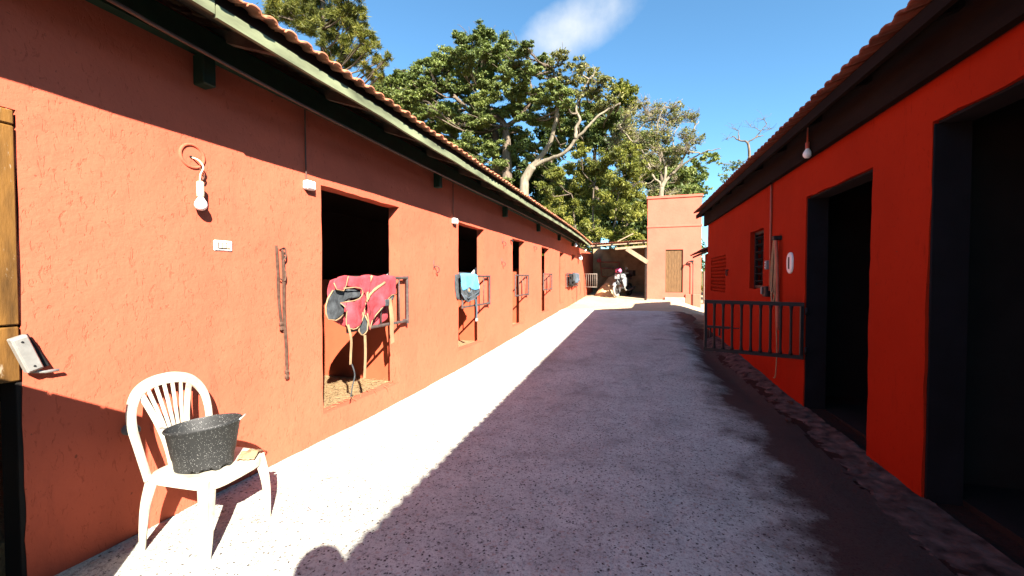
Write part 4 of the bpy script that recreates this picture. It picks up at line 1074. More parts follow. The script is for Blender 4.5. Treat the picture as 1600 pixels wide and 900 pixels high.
binding([(3.352, 1.242), (3.41, 1.28), (3.473, 1.318), (3.55, 1.36), (3.645, 1.405)], at, red, 0.032, 0.002)
binding([(3.345, 1.22), (3.37, 1.30), (3.40, 1.38), (3.431, 1.44), (3.45, 1.475)], at, red, 0.026, 0.003)
lobe, at2, oc2 = cloth('front_flap', [(3.40, 1.46), (3.363, 1.25), (3.312, 1.109), (3.22, 1.011), (3.132, 0.978), (3.059, 1.029), (3.06, 1.096), (3.071, 1.171), (3.005, 1.231), (3.133, 1.24), (3.276, 1.276), (3.304, 1.315), (3.264, 1.352), (3.28, 1.45)], BX+0.022, M['red_cloth'], red, 0.024, 4, 1.52)
binding([(3.363, 1.25), (3.338, 1.18), (3.312, 1.109), (3.26, 1.05), (3.22, 1.011), (3.17, 0.982), (3.132, 0.978), (3.085, 0.995), (3.059, 1.029), (3.056, 1.096), (3.067, 1.171), (3.005, 1.231), (3.06, 1.236), (3.133, 1.243), (3.21, 1.258), (3.276, 1.280), (3.304, 1.315), (3.264, 1.352), (3.17, 1.366), (3.02, 1.36)], at2, red)
wing, at3, oc3 = cloth('shoulder_flap', [(2.905, 1.42), (2.969, 1.462), (3.087, 1.475), (3.062, 1.391), (3.021, 1.336), (2.934, 1.352)], BX+0.012, M['red_cloth'], red, 0.01, 7, 1.5)
binding([(2.905, 1.41), (2.934, 1.352), (3.021, 1.336), (3.062, 1.391), (3.09, 1.47)], at3, red)
lin, at4, oc4 = cloth('lining', [(2.831, 1.212), (2.855, 1.274), (2.922, 1.345), (3.085, 1.35), (3.29, 1.33), (3.27, 1.27), (3.126, 1.258), (3.06, 1.20), (3.07, 1.143), (3.046, 1.111), (2.93, 1.082), (2.846, 1.103)], BX-0.012, M['lining'], red, 0.016, 2, 1.5)
binding([(3.06, 1.118), (2.99, 1.092), (2.93, 1.078), (2.85, 1.098), (2.829, 1.15), (2.826, 1.212), (2.85, 1.276), (2.915, 1.345)], at4, red, 0.013)
tip, at5, oc5 = cloth('lining', [(3.306, 1.116), (3.375, 1.023), (3.365, 0.938), (3.298, 0.900), (3.228, 0.95), (3.248, 1.035)], BX+0.004, M['lining'], red, 0.010, 5, 1.5)
binding([(3.30, 1.12), (3.248, 1.035), (3.228, 0.95), (3.262, 0.914), (3.298, 0.900), (3.34, 0.912), (3.365, 0.938), (3.375, 1.023), (3.33, 1.09)], at5, red, 0.014, 0.006)
fold, at6, _ = cloth('lining', [(3.721, 1.265), (3.87, 1.285), (3.83, 1.215), (3.687, 1.176), (3.591, 1.102), (3.60, 1.164)], BX-0.02, M['lining'], red, 0.01, 8, 1.5)
bk_, _, _ = cloth('back_panel', [(2.98, 1.43), (3.45, 1.465), (3.84, 1.45), (3.86, 1.25), (3.80, 1.0), (3.5, 0.93), (3.2, 0.98), (2.98, 1.1)], WX+0.005, M['red_cloth'], red, 0.012, 12, 1.49)
def strap(path, w, parent, mat, x=BX+0.02, name='strap', t=0.004, sw=0.012):
    pts = spline([(x+sw*math.sin(i*1.7), y, z) for i, (y, z) in enumerate(path)], 5)
    return MB().strip(pts, w, t, (0, 1, 0.0)).build(name, mat, parent)
strap([(3.074, 1.027), (3.10, 0.887), (3.11, 0.749), (3.115, 0.654)], 0.026, red, M['trim'])
strap([(3.12, 0.656), (3.144, 0.553), (3.13, 0.452), (3.114, 0.353)], 0.012, red, M['lining'])
strap([(3.309, 0.901), (3.298, 0.716), (3.301, 0.482)], 0.032, red, M['trim'])
strap([(3.747, 1.232), (3.768, 1.032), (3.79, 0.87), (3.815, 0.746)], 0.062, red, M['trim'], BX-0.005)
MB().cbox((BX+0.01, 3.63, 1.16), (BX+0.03, 3.70, 1.23), 0.006).build('buckle', M['lining'], red)

blu = empty('blue_blanket'); tag(blu, 'light blue horse blanket with grey trim draped over the second doorway barrier', 'blanket')
bl, atb, ob = cloth('main_panel', [(5.52, 1.512), (5.731, 1.528), (6.094, 1.522), (6.171, 1.424), (6.228, 1.278), (6.031, 1.261), (5.793, 1.30), (5.60, 1.268), (5.54, 1.36)], BX, M['blue_cloth'], blu, 0.016, 3, 1.528)
dk, atd, od = cloth('trim_panel', [(5.54, 1.37), (5.60, 1.288), (5.793, 1.33), (6.031, 1.275), (6.232, 1.285), (6.257, 1.192), (5.989, 1.121), (5.728, 1.081), (5.617, 1.139), (5.55, 1.229)], BX-0.006, M['lining'], blu, 0.016, 3, 1.528)
binding([(5.55, 1.229), (5.617, 1.139), (5.728, 1.083), (5.86, 1.10), (5.989, 1.123), (6.12, 1.16), (6.255, 1.194)], atd, blu, 0.016, 0.006, mat=M['grey_cloth'])
binding([(5.64, 1.19), (5.76, 1.14), (5.90, 1.165), (6.05, 1.20), (6.24, 1.24)], atd, blu, 0.018, 0.006, mat=M['grey_cloth'])
em = binding([(5.80+0.075*math.cos(a), 1.265+0.045*math.sin(a)) for a in [2*math.pi*k/16 for k in range(16)]], atd, blu, 0.022, 0.014, 'emblem_ring', M['grey_cloth'], True)
MB().lathe([(0.03, 0.0), (0.026, 0.012)], 12, (atd(5.8, 1.265)+0.008, 5.80, 1.265), 'x').build('emblem', M['trim'], blu)
cloth('back_panel', [(5.52, 1.515), (6.094, 1.52), (6.15, 1.2), (5.9, 1.1), (5.55, 1.15)], WX+0.005, M['lining'], blu, 0.012, 4, 1.528)
strap([(6.023, 1.12), (6.036, 0.932), (6.049, 0.781)], 0.055, blu, M['grey_cloth'])
MB().cbox((BX+0.012, 6.01, 0.76), (BX+0.03, 6.09, 0.81), 0.005).build('buckle', M['zinc'], blu)

tk = empty('riding_tack'); tag(tk, 'dark saddle pad and straps hung over the farthest barrier near the corner', 'tack')
cloth('saddle_pad', [(14.9, 1.62), (15.6, 1.65), (16.4, 1.64), (16.65, 1.4), (16.2, 1.26), (15.5, 1.28), (15.0, 1.36)], BX+0.03, M['grey_cloth'], tk, 0.03, 2, 1.66, maxlen=0.09)
cloth('saddle_flap', [(14.25, 1.60), (14.7, 1.62), (15.2, 1.5), (15.5, 1.3), (15.1, 1.16), (14.5, 1.18), (14.3, 1.3)], BX+0.02, M['black'], tk, 0.03, 5, 1.66, maxlen=0.09)
cloth('cover', [(14.9, 1.64), (15.35, 1.66), (15.45, 1.4), (15.2, 1.3), (15.0, 1.42)], BX+0.06, M['lining'], tk, 0.02, 6, 1.66, maxlen=0.09)
for pth, w in (([(14.4, 1.55), (14.8, 1.35), (15.3, 1.22)], 0.06), ([(14.3, 1.3), (14.7, 1.22), (15.2, 1.35)], 0.05), ([(15.6, 1.3), (15.62, 0.9), (15.6, 0.52)], 0.05), ([(16.4, 1.3), (16.45, 1.0), (16.4, 0.76)], 0.06)):
    strap(pth, w, tk, M['black'], BX+0.08)
for o_, l_ in ((red, (BX, 3.4, 0.35)), (blu, (BX, 5.85, 0.75)), (tk, (BX, 15.5, 0.5))):
    o_.location = l_
    for c_ in o_.children: c_.location = Vector(c_.location)-Vector(l_)

# ------------------------------------------------------------------ fittings on the left wall
def bulb_prof(s=1.0): return [(0.001*s, -0.062*s), (0.018*s, -0.058*s), (0.030*s, -0.045*s), (0.035*s, -0.027*s), (0.031*s, -0.008*s), (0.020*s, 0.010*s), (0.014*s, 0.022*s), (0.013*s, 0.03*s)]
lamp = empty('wall_lamp', (WX, 1.83, 2.05)); tag(lamp, 'white bulb in a yellowed holder hanging by a wire from a round wall hole', 'lamp')
L = lambda mb, name, mat, root=lamp, **k: P(mb.build(name, mat, None, **k), root)
ro = MB(); n = 32; 
for rr, xx in ((0.080, -0.004), (0.078, 0.006), (0.070, 0.011), (0.062, 0.006), (0.060, -0.004)):
    for k in range(n): ro.v.append((WX+xx, 1.825+rr*math.cos(2*math.pi*k/n), 2.212+rr*math.sin(2*math.pi*k/n)))
for i in range(4):
    for k in range(n): ro.f.append((i*n+k, i*n+(k+1) % n, (i+1)*n+(k+1) % n, (i+1)*n+k))
L(ro, 'rose', M['wall'], smooth=True)
L(MB().lathe([(0.008, 0.0), (0.008, 0.006)], 10, (WX, 1.815, 2.205), 'x'), 'wire_hole', M['black'])
L(MB().tube(spline([(WX-0.01, 1.815, 2.205), (WX+0.03, 1.84, 2.19), (WX+0.042, 1.862, 2.15), (WX+0.04, 1.845, 2.10), (WX+0.045, 1.838, 2.06)], 5), 0.005, 6), 'wire', M['ivory_plastic'], smooth=True)
L(MB().tube(spline([(WX+0.03, 1.85, 2.14), (WX+0.03, 1.875, 2.10), (WX+0.028, 1.865, 2.07), (WX+0.03, 1.85, 2.09)], 5), 0.004, 6), 'wire', M['cable'], smooth=True)
L(MB().lathe([(0.012, 0.045), (0.020, 0.04), (0.021, -0.03), (0.019, -0.05)], 16, (WX+0.05, 1.836, 2.01)), 'lamp_holder', M['ivory_plastic'], smooth=True, angle=50)
L(MB().lathe(bulb_prof(), 18, (WX+0.05, 1.838, 1.935)), 'bulb', M['bulb_glass'], smooth=True)
sk = empty('switch_plate', (WX, 2.008, 1.667)); tag(sk, 'white switch plate with yellowed keys on the orange wall below the bulb', 'switch')
L(MB().cbox((WX-0.005, 1.946, 1.632), (WX+0.011, 2.072, 1.702), 0.008), 'plate', M['white_plastic'], sk)
L(MB().cbox((WX+0.011, 1.968, 1.645), (WX+0.014, 2.052, 1.689), 0.002), 'inset', M['steel'], sk)
for k in range(3): L(MB().cbox((WX+0.014, 1.973+k*0.026, 1.650), (WX+0.021, 1.995+k*0.026, 1.684), 0.003), 'key', M['ivory_plastic'], sk)
for y in (1.956, 2.062): L(MB().lathe([(0.004, 0.009), (0.004, 0.0125)], 8, (WX, y, 1.667), 'x'), 'screw', M['zinc'], sk)
# reins hanging from a nail
rn = empty('hanging_reins', (WX+0.015, 2.45, 1.2)); tag(rn, 'long brown leather reins hanging from a nail left of the first doorway', 'reins')
L(MB().strip(spline([(WX+0.018, 2.412, 1.70), (WX+0.022, 2.418, 1.50), (WX+0.016, 2.428, 1.30), (WX+0.02, 2.445, 1.10), (WX+0.02, 2.45, 1.05)], 6), 0.020, 0.009, (0, 1, 0)), 'strap', M['rope'], rn)
L(MB().strip(spline([(WX+0.032, 2.455, 1.66), (WX+0.026, 2.468, 1.45), (WX+0.022, 2.470, 1.20), (WX+0.026, 2.482, 0.90), (WX+0.02, 2.492, 0.66)], 6), 0.022, 0.010, (0, 1, 0)), 'strap', M['rope'], rn)
L(MB().tube(spline([(WX+0.03, 2.45, 1.66), (WX+0.036, 2.475, 1.68), (WX+0.036, 2.482, 1.62), (WX+0.03, 2.46, 1.57), (WX+0.035, 2.48, 1.48), (WX+0.03, 2.472, 1.43), (WX+0.03, 2.43, 1.45)], 6), 0.006, 6), 'loop', M['rope'], rn, smooth=True)
L(MB().tube([(WX-0.01, 2.455, 1.665), (WX+0.05, 2.455, 1.685)], 0.005, 6), 'nail', M['black_steel'], rn)
for z, y in ((1.06, 2.449), (1.10, 2.446), (0.68, 2.491), (0.72, 2.490)): L(MB().cbox((WX+0.010, y-0.016, z-0.012), (WX+0.032, y+0.016, z+0.012), 0.004), 'keeper', M['rope'], rn)
# junction boxes with wires from the eaves
def jbox(y, z, s, label):
    j = empty('junction_box', (WX, y, z)); tag(j, label, 'box', 'wall boxes under the eaves')
    L(MB().cbox((WX-0.003, y-0.047*s, z-0.035*s), (WX+0.055*s, y+0.047*s, z+0.038*s), 0.010*s), 'case', M['white_plastic'], j)
    L(MB().tube([(WX+0.014, y-0.02*s, z+0.03), (WX+0.012, y-0.024, 2.5), (WX+0.012, y-0.024, 2.84)], 0.006, 6), 'wire', M['cable'], j)
    L(MB().cbox((WX+0.045*s, y-0.02*s, z-0.022*s), (WX+0.060*s, y+0.02*s, z+0.0*s), 0.004), 'lamp_stub', M['bulb_glass'], j)
jbox(2.735, 2.222, 1.0, 'white box with a wire running up, left of the first doorway')
jbox(5.46, 2.285, 1.1, 'small white box at the upper left corner of the second doorway')
for (y, z, lab) in ((4.88, 1.60, 'bent iron hook between the first and second doorways'), (7.58, 1.76, 'lower iron hook between the second and third doorways'), (7.62, 2.16, 'upper iron hook between the second and third doorways'), (10.0, 2.24, 'iron hook just left of the fourth doorway')):
    hk = MB().tube(spline([(WX-0.02, y, z), (WX+0.05, y, z+0.01), (WX+0.07, y+0.02, z-0.03), (WX+0.05, y+0.03, z-0.07), (WX+0.02, y+0.03, z-0.06)], 5), 0.007, 6).tube([(WX+0.004, y-0.01, z-0.03), (WX+0.004, y-0.01, z+0.09)], 0.008, 6).build('wall_hook', M['steel'], None, smooth=True)
    tag(hk, lab, 'hook', 'hooks on the orange wall')
for (y, z, s, lab) in ((8.12, 2.235, 0.028, 'small dark insulator at the top left of the third doorway'),):
    tag(MB().lathe([(0.012, -0.02), (0.012, 0.03), (s, 0.035), (s*0.9, 0.06), (0.008, 0.065)], 12, (WX, y, z), 'x').build('insulator', M['black_steel'], None, smooth=True), lab, 'insulator')
# lamps by the far corner
for i, (y, z, x, lab) in enumerate(((16.9, 2.33, WX+0.12, 'round white lamp on the far corner of the stable wall'), (14.6, 2.66, WX+0.3, 'small white bulb hanging under the far eaves of the stable'), (16.6, 2.62, WX+0.35, 'white bulb hung below the eave end at the shed'))):
    fl = empty('corner_lamp', (x, y, z)); tag(fl, lab, 'lamp', 'lamps at the far corner')
    L(MB().lathe(bulb_prof(2.3 if i == 0 else 1.5), 14, (x, y, z)), 'bulb', M['bulb_glass'], fl, smooth=True)
    L(MB().lathe([(0.022, 0.04), (0.024, 0.09), (0.018, 0.12)], 12, (x, y, z)).tube([(x, y, z+0.11), (WX+0.1 if i else WX-0.02, y, z+0.22 if i else z+0.13)], 0.012, 6), 'lamp_holder', M['steel'], fl, smooth=True)
# pipe stub
stb = empty('pipe_stub', (WX, 1.462, 0.62)); tag(stb, 'short grey drain pipe stub sticking out of the wall left of the chair', 'pipe')
L(MB().lathe([(0.030, -0.02), (0.030, 0.055), (0.024, 0.055), (0.024, -0.018)], 20, (WX, 1.462, 0.62), 'x', cap=False), 'pipe', M['pvc'], stb, smooth=True, angle=40)
L(MB().lathe([(0.024, 0.0), (0.001, 0.0)], 16, (WX, 1.462, 0.62), 'x', cap=False), 'pipe_bottom', M['black'], stb)
# tilted zinc hasp at the door frame
hs = empty('door_hasp', (WX+0.02, 1.07, 1.1), 0); tag(hs, 'tilted zinc latch box on the ochre door frame', 'latch')
Mh = Matrix.Translation((WX+0.05, 1.068, 1.108)) @ Matrix.Rotation(R(18), 4, 'X')
L(MB().cbox((-0.035, -0.028, -0.085), (0.0, 0.028, 0.085), 0.004).transform(Mh), 'case', M['zinc'], hs)
L(MB().cbox((0.0, -0.024, -0.078), (0.006, 0.024, 0.078), 0.002).transform(Mh), 'plate', M['zinc'], hs)
L(MB().bar((-0.03, 0.03, 0.08), (-0.03, 0.045, -0.09), 0.02, 0.006, (1, 0, 0)).transform(Mh), 'strike', M['black_steel'], hs)
L(MB().tube([(-0.02, -0.01, -0.085), (-0.02, 0.03, -0.11), (-0.02, 0.075, -0.125)], 0.008, 6).transform(Mh), 'bolt', M['zinc'], hs, smooth=True)
for z in (-0.06, 0.06): L(MB().lathe([(0.005, 0.005), (0.004, 0.009)], 8, (0, 0, z), 'x').transform(Mh), 'screw', M['black_steel'], hs)
# long cable slung under the rafters
cb = MB().tube(spline([(-2.40, -3.0, 2.80), (-2.40, 0.2, 2.79), (-2.40, 1.27, 2.755), (-2.40, 1.52, 2.742), (-2.40, 2.57, 2.715), (-2.40, 4.7, 2.72), (-2.40, 8.0, 2.76), (-2.40, 13.3, 2.76), (-2.3, 16.8, 2.64)], 8), 0.011, 6).build('conduit', M['cable'], None, smooth=True)
tag(cb, 'thin brown conduit running under the eaves of the sunlit stable', 'conduit')
# open plank leaf beyond the left edge; its shadow falls across the ochre frame
lf = empty('door_leaf', (-2.66, 0.0, 0.03)); tag(lf, 'plank door leaf swung open from the stable wall, shading the wall foot', 'door')
lfa, lfb = Vector((-2.63, 0.08, 0)), Vector((-1.72, 0.47, 0)); ld = (lfb-lfa)
for k in range(7):
    a_ = lfa+ld*(k/7+0.004); b_ = lfa+ld*((k+1)/7-0.004)
    L(MB().bar(((a_+b_)/2)+Vector((0, 0, 0.05)), ((a_+b_)/2)+Vector((0, 0, 1.60)), 0.028, (b_-a_).length, ld), 'plank', M['yellow_wood'], lf)
for z in (0.35, 1.3): L(MB().bar(lfa+Vector((0.012, -0.028, z)), lfb+Vector((0.012, -0.028, z)), 0.025, 0.10), 'ledger', M['yellow_wood'], lf)

# ------------------------------------------------------------------ fittings on the right wall (in its own turned frame)
def rthing(name, loc, label, cat):
    e = empty(name, rb.matrix_basis @ Vector(loc) if False else Matrix.Translation((1.873, 0, 0)) @ Matrix.Rotation(math.atan(K), 4, 'Z') @ Vector(loc), math.atan(K)); tag(e, label, cat); e['o'] = 0
    del e['o']; return e
def RP(mb, name, mat, root, loc, **k):
    mb.transform(Matrix.Translation(-Vector(loc))); return mb.build(name, mat, root, **k)
l0 = (-0.02, 6.30, 1.3); cd = rthing('conduit', l0, 'pale red conduit with outlet boxes down the shaded wall', 'conduit')
RP(MB().tube([(-0.018, 6.30, 1.28), (-0.018, 6.30, 2.85)], 0.013, 8), 'pipe', M['conduit_r'], cd, l0, smooth=True)
RP(MB().cbox((-0.055, 6.33, 1.57), (-0.002, 6.41, 1.69), 0.006), 'outlet_box', M['pvc'], cd, l0)
for z in (1.595, 1.63, 1.665): RP(MB().lathe([(0.010, -0.062), (0.010, -0.055)], 8, (0, 6.37, z), 'x'), 'socket', M['white_plastic'], cd, l0)
RP(MB().cbox((-0.065, 6.31, 1.20), (-0.002, 6.46, 1.34), 0.012), 'outlet_box', M['black'], cd, l0)
RP(MB().cbox((-0.085, 6.42, 1.23), (-0.066, 6.47, 1.33), 0.008), 'plug', M['pvc'], cd, l0)
l0 = (-0.03, 5.97, 1.2); hz = rthing('hose_bundle', l0, 'tan hose and red rope hung on a dark hook beside the shaded doorway', 'hose')
RP(MB().cbox((-0.09, 5.93, 1.93), (0.01, 6.03, 1.985), 0.01), 'hook', M['black_steel'], hz, l0)
r = random.Random(9)
for k in range(5):
    o_ = r.uniform(-0.03, 0.03); zb_ = 1.30+r.uniform(-0.18, 0.14); w_ = r.uniform(0.03, 0.10)
    RP(MB().tube(spline([(-0.05-0.006*k, 5.975+o_*0.4, 1.945), (-0.045-0.006*k, 6.0+w_*0.6+o_, 1.72), (-0.04-0.006*k, 6.03+w_+o_, zb_+0.14), (-0.045-0.006*k, 6.04+o_, zb_), (-0.04-0.006*k, 5.96+o_, zb_+0.12), (-0.045-0.006*k, 5.95+o_*0.6, 1.7), (-0.05-0.006*k, 5.97, 1.945)], 6), 0.009, 6), 'coil', M['hose'], hz, l0, smooth=True)
RP(MB().tube(spline([(-0.06, 5.96, 1.95), (-0.05, 5.93, 1.6), (-0.045, 5.91, 1.2), (-0.04, 5.905, 0.80)], 6), [0.018]*19, 8), 'rope', M['conduit_r'], hz, l0, smooth=True)
RP(MB().tube(spline([(-0.05, 5.97, 1.4), (-0.045, 5.95, 0.9), (-0.04, 5.93, 0.5), (-0.045, 5.95, 0.22), (-0.05, 6.0, 0.18)], 6), 0.007, 6), 'hose_end', M['hose'], hz, l0, smooth=True)
l0 = (-0.01, 5.62, 1.63); ov = rthing('oval_plate', l0, 'white oval plate with a dark slot on the shaded red wall', 'plate')
mb = MB(); n = 28; prof = [(1.0, 0.002), (1.0, -0.018), (0.9, -0.026), (0.0, -0.026)]
for s_, x_ in prof:
    for k in range(n):
        a = 2*math.pi*k/n; c, q = math.cos(a), math.sin(a); mb.v.append((x_, 5.62+s_*0.085*math.copysign(abs(c)**0.8, c), 1.63+s_*0.125*math.copysign(abs(q)**0.8, q)))
for i in range(3):
    for k in range(n): mb.f.append((i*n+k, i*n+(k+1) % n, (i+1)*n+(k+1) % n, (i+1)*n+k))
RP(mb, 'plate', M['white_plastic'], ov, l0)
RP(MB().cbox((-0.030, 5.602, 1.56), (-0.0265, 5.638, 1.70), 0.001), 'slot', M['black'], ov, l0)
l0 = (-0.10, 4.95, 2.73); bl_ = rthing('hanging_bulb', l0, 'white bulb hanging under the eaves of the shaded block', 'lamp')
RP(MB().lathe(bulb_prof(1.15), 18, (-0.10, 4.95, 2.745)), 'bulb', M['bulb_glass'], bl_, l0, smooth=True)
RP(MB().lathe([(0.018, 2.77), (0.019, 2.83), (0.008, 2.845), (0.006, 2.99)], 12, (-0.10, 4.95, 0)), 'lamp_holder', M['conduit_r'], bl_, l0, smooth=True, angle=40)
l0 = (-0.02, 8.72, 1.55); rg = rthing('tether_ring', l0, 'iron tether ring beside the pierced vent on the shaded wall', 'ring')
RP(MB().tube([(-0.03, 8.72+0.05*math.cos(a), 1.55+0.05*math.sin(a)) for a in [2*math.pi*k/20 for k in range(21)]], 0.008, 6), 'ring', M['black_steel'], rg, l0, smooth=True)
RP(MB().tube([(0.01, 8.72, 1.605), (-0.045, 8.72, 1.605)], 0.012, 6), 'staple', M['black_steel'], rg, l0, smooth=True)

# ------------------------------------------------------------------ trees beyond the yard
BIG = [(-17.76, 31.43, 19.39, 1.49), (-16.89, 33.27, 20.98, 1.56), (-14.06, 32.22, 21.45, 1.37), (-13.39, 33.62, 22.21, 1.29), (-11.68, 33.75, 21.29, 1.51), (-9.2, 30.39, 18.57, 0.89), (-14.07, 30.08, 18.59, 1.38), (-14.22, 35.02, 20.57, 1.83), (-10.46, 31.56, 17.87, 1.6), (-9.06, 31.41, 17.58, 1.35), (-8.87, 35.97, 20.78, 1.03), (-17.47, 32.82, 18.59, 1.52), (-16.39, 35.02, 18.91, 1.83), (-13.85, 32.86, 16.7, 1.44), (-19.13, 33.83, 18.3, 1.57), (-19.57, 30.9, 16.9, 1.23), (-23.19, 33.81, 19.61, 1.38), (-25.41, 35.21, 20.28, 1.32), (-16.57, 33.14, 16.46, 1.73), (-14.79, 34.45, 15.04, 1.72), (-16.75, 34.03, 15.12, 1.49), (-16.68, 30.38, 15.4, 1.15), (-12.47, 34.55, 17.92, 1.74), (-10.15, 33.55, 17.17, 1.42), (-7.61, 31.81, 15.43, 1.32), (-5.99, 30.19, 14.95, 1.04), (-11.67, 35.19, 16.15, 1.48), (-9.0, 32.84, 14.49, 1.13), (-13.42, 34.31, 13.15, 1.43), (-15.97, 35.27, 13.19, 1.25), (-12.38, 34.28, 11.61, 0.93), (-11.78, 35.53, 14.83, 1.23), (-19.94, 32.37, 18.87, 1.29), (-22.94, 34.81, 20.54, 1.13), (-12.28, 32.67, 20.14, 1.47), (-18.08, 35.61, 21.2, 1.38), (-15.4, 35.27, 19.63, 1.58), (-17.8, 30.58, 17.87, 1.2)]
BIGPALE = [(-6.48, 31.54, 18.5, 1.01), (-5.27, 31.87, 17.63, 1.12), (-4.63, 34.86, 18.41, 1.21), (-3.3, 32.74, 16.6, 1.12), (-4.23, 33.51, 16.21, 1.14), (-5.75, 32.2, 16.82, 1.12), (-7.23, 33.03, 17.74, 1.16), (-2.66, 32.54, 15.17, 0.87), (-5.14, 32.4, 15.77, 0.99), (-7.76, 33.34, 18.95, 0.83), (-3.35, 33.34, 14.85, 1.0)]
DARK = [(-12.9, 42.62, 16.19, 2.03), (-5.51, 41.73, 15.69, 1.92), (-7.61, 42.72, 17.08, 1.99), (-4.8, 42.43, 17.75, 1.69), (-9.98, 42.96, 14.85, 1.71), (-16.3, 41.69, 17.42, 2.35), (-13.15, 39.65, 12.55, 1.87), (-11.63, 42.44, 12.56, 1.96), (-9.37, 42.86, 17.33, 2.02), (-21.67, 42.62, 16.48, 2.17), (-4.13, 41.28, 14.87, 1.88), (-18.96, 41.86, 12.99, 2.34)]
BUSH = [(-5.58, 25.58, 8.03, 1.0), (-4.53, 27.56, 8.79, 1.25), (-3.01, 26.74, 8.8, 1.21), (-1.77, 25.81, 8.77, 1.0), (-0.94, 25.1, 7.87, 0.96), (-3.64, 27.63, 7.47, 1.32), (-5.36, 28.07, 7.31, 1.17), (-1.87, 25.18, 6.84, 1.2), (-0.69, 27.46, 7.06, 1.04), (-0.99, 26.21, 9.14, 0.76), (-6.24, 25.38, 7.18, 0.74), (-3.92, 25.84, 9.31, 0.76), (-2.72, 27.36, 6.12, 1.21), (-4.55, 27.69, 6.09, 1.23), (-1.23, 25.04, 5.34, 0.94), (-5.86, 26.87, 6.03, 1.03), (-3.12, 25.04, 4.29, 1.1), (-5.19, 27.2, 4.78, 1.03), (-1.59, 25.96, 4.17, 1.13), (-0.36, 27.72, 8.13, 0.7)]
PALE = [(0.65, 30.44, 13.21, 0.91), (1.96, 29.02, 11.79, 0.86), (-0.25, 30.5, 12.78, 0.9), (-1.43, 28.43, 11.44, 0.84), (0.93, 27.73, 10.76, 0.99), (2.64, 29.3, 11.99, 0.68), (2.19, 27.59, 10.24, 0.81), (-0.22, 28.09, 10.31, 0.91), (1.61, 28.72, 12.51, 0.67), (-2.2, 29.33, 10.91, 0.76), (-1.07, 27.97, 12.12, 0.74), (0.45, 27.63, 9.42, 0.8), (1.88, 30.1, 10.0, 0.77)]
PALEDARK = [(3.79, 29.2, 9.29, 0.72), (3.18, 30.23, 9.19, 0.68), (4.23, 30.13, 9.6, 0.43), (3.5, 29.3, 7.16, 0.56), (2.86, 29.44, 7.4, 0.65), (2.36, 29.53, 8.35, 0.75)]
TALL = [(-2.25, 44.29, 20.64, 1.49), (-1.57, 44.19, 19.54, 1.03), (-3.06, 44.12, 21.24, 1.05), (-2.78, 44.24, 19.3, 1.48), (-1.46, 44.88, 21.06, 0.61)]
PINE = [(-29.43, 27.03, 24.27, 1.63), (-26.57, 26.72, 23.61, 1.55), (-25.64, 27.88, 24.26, 1.71), (-22.01, 25.95, 21.87, 1.41), (-20.93, 26.2, 20.97, 1.25), (-24.83, 28.91, 22.61, 1.55), (-25.21, 27.08, 22.2, 1.51), (-26.92, 27.19, 22.25, 1.27), (-19.28, 25.05, 18.76, 0.93), (-21.84, 26.66, 19.35, 1.13), (-24.32, 27.32, 20.13, 1.33), (-18.83, 25.08, 17.99, 0.69), (-23.34, 27.46, 18.91, 1.03), (-19.89, 27.53, 18.27, 0.73), (-17.64, 25.24, 17.17, 0.39), (-20.94, 27.51, 17.77, 0.86), (-24.49, 26.87, 18.91, 0.78), (-28.95, 27.72, 23.65, 1.04), (-29.52, 26.41, 23.21, 0.88), (-24.42, 27.83, 25.58, 1.71), (-26.86, 27.95, 26.43, 1.79), (-20.51, 25.09, 22.26, 0.99), (-23.17, 25.24, 25.23, 1.35), (-28.89, 27.7, 26.24, 1.67), (-22.79, 28.85, 19.63, 0.79), (-18.8, 26.0, 16.3, 0.57)]
ROUND = [(-21.74, 30.87, 18.51, 0.8), (-20.58, 31.28, 18.4, 0.93), (-18.93, 30.46, 17.79, 0.64), (-20.69, 30.59, 17.26, 0.91), (-19.34, 30.44, 16.65, 1.01), (-21.85, 30.61, 17.67, 0.66), (-18.9, 31.29, 16.1, 0.89), (-20.01, 30.4, 15.89, 0.89), (-18.92, 30.63, 14.89, 0.74)]
BARE = [(6.6, 38.16, 10.54, 0.74), (6.03, 37.72, 9.81, 0.6), (7.18, 38.04, 10.91, 0.44), (5.78, 38.14, 11.06, 0.34)]

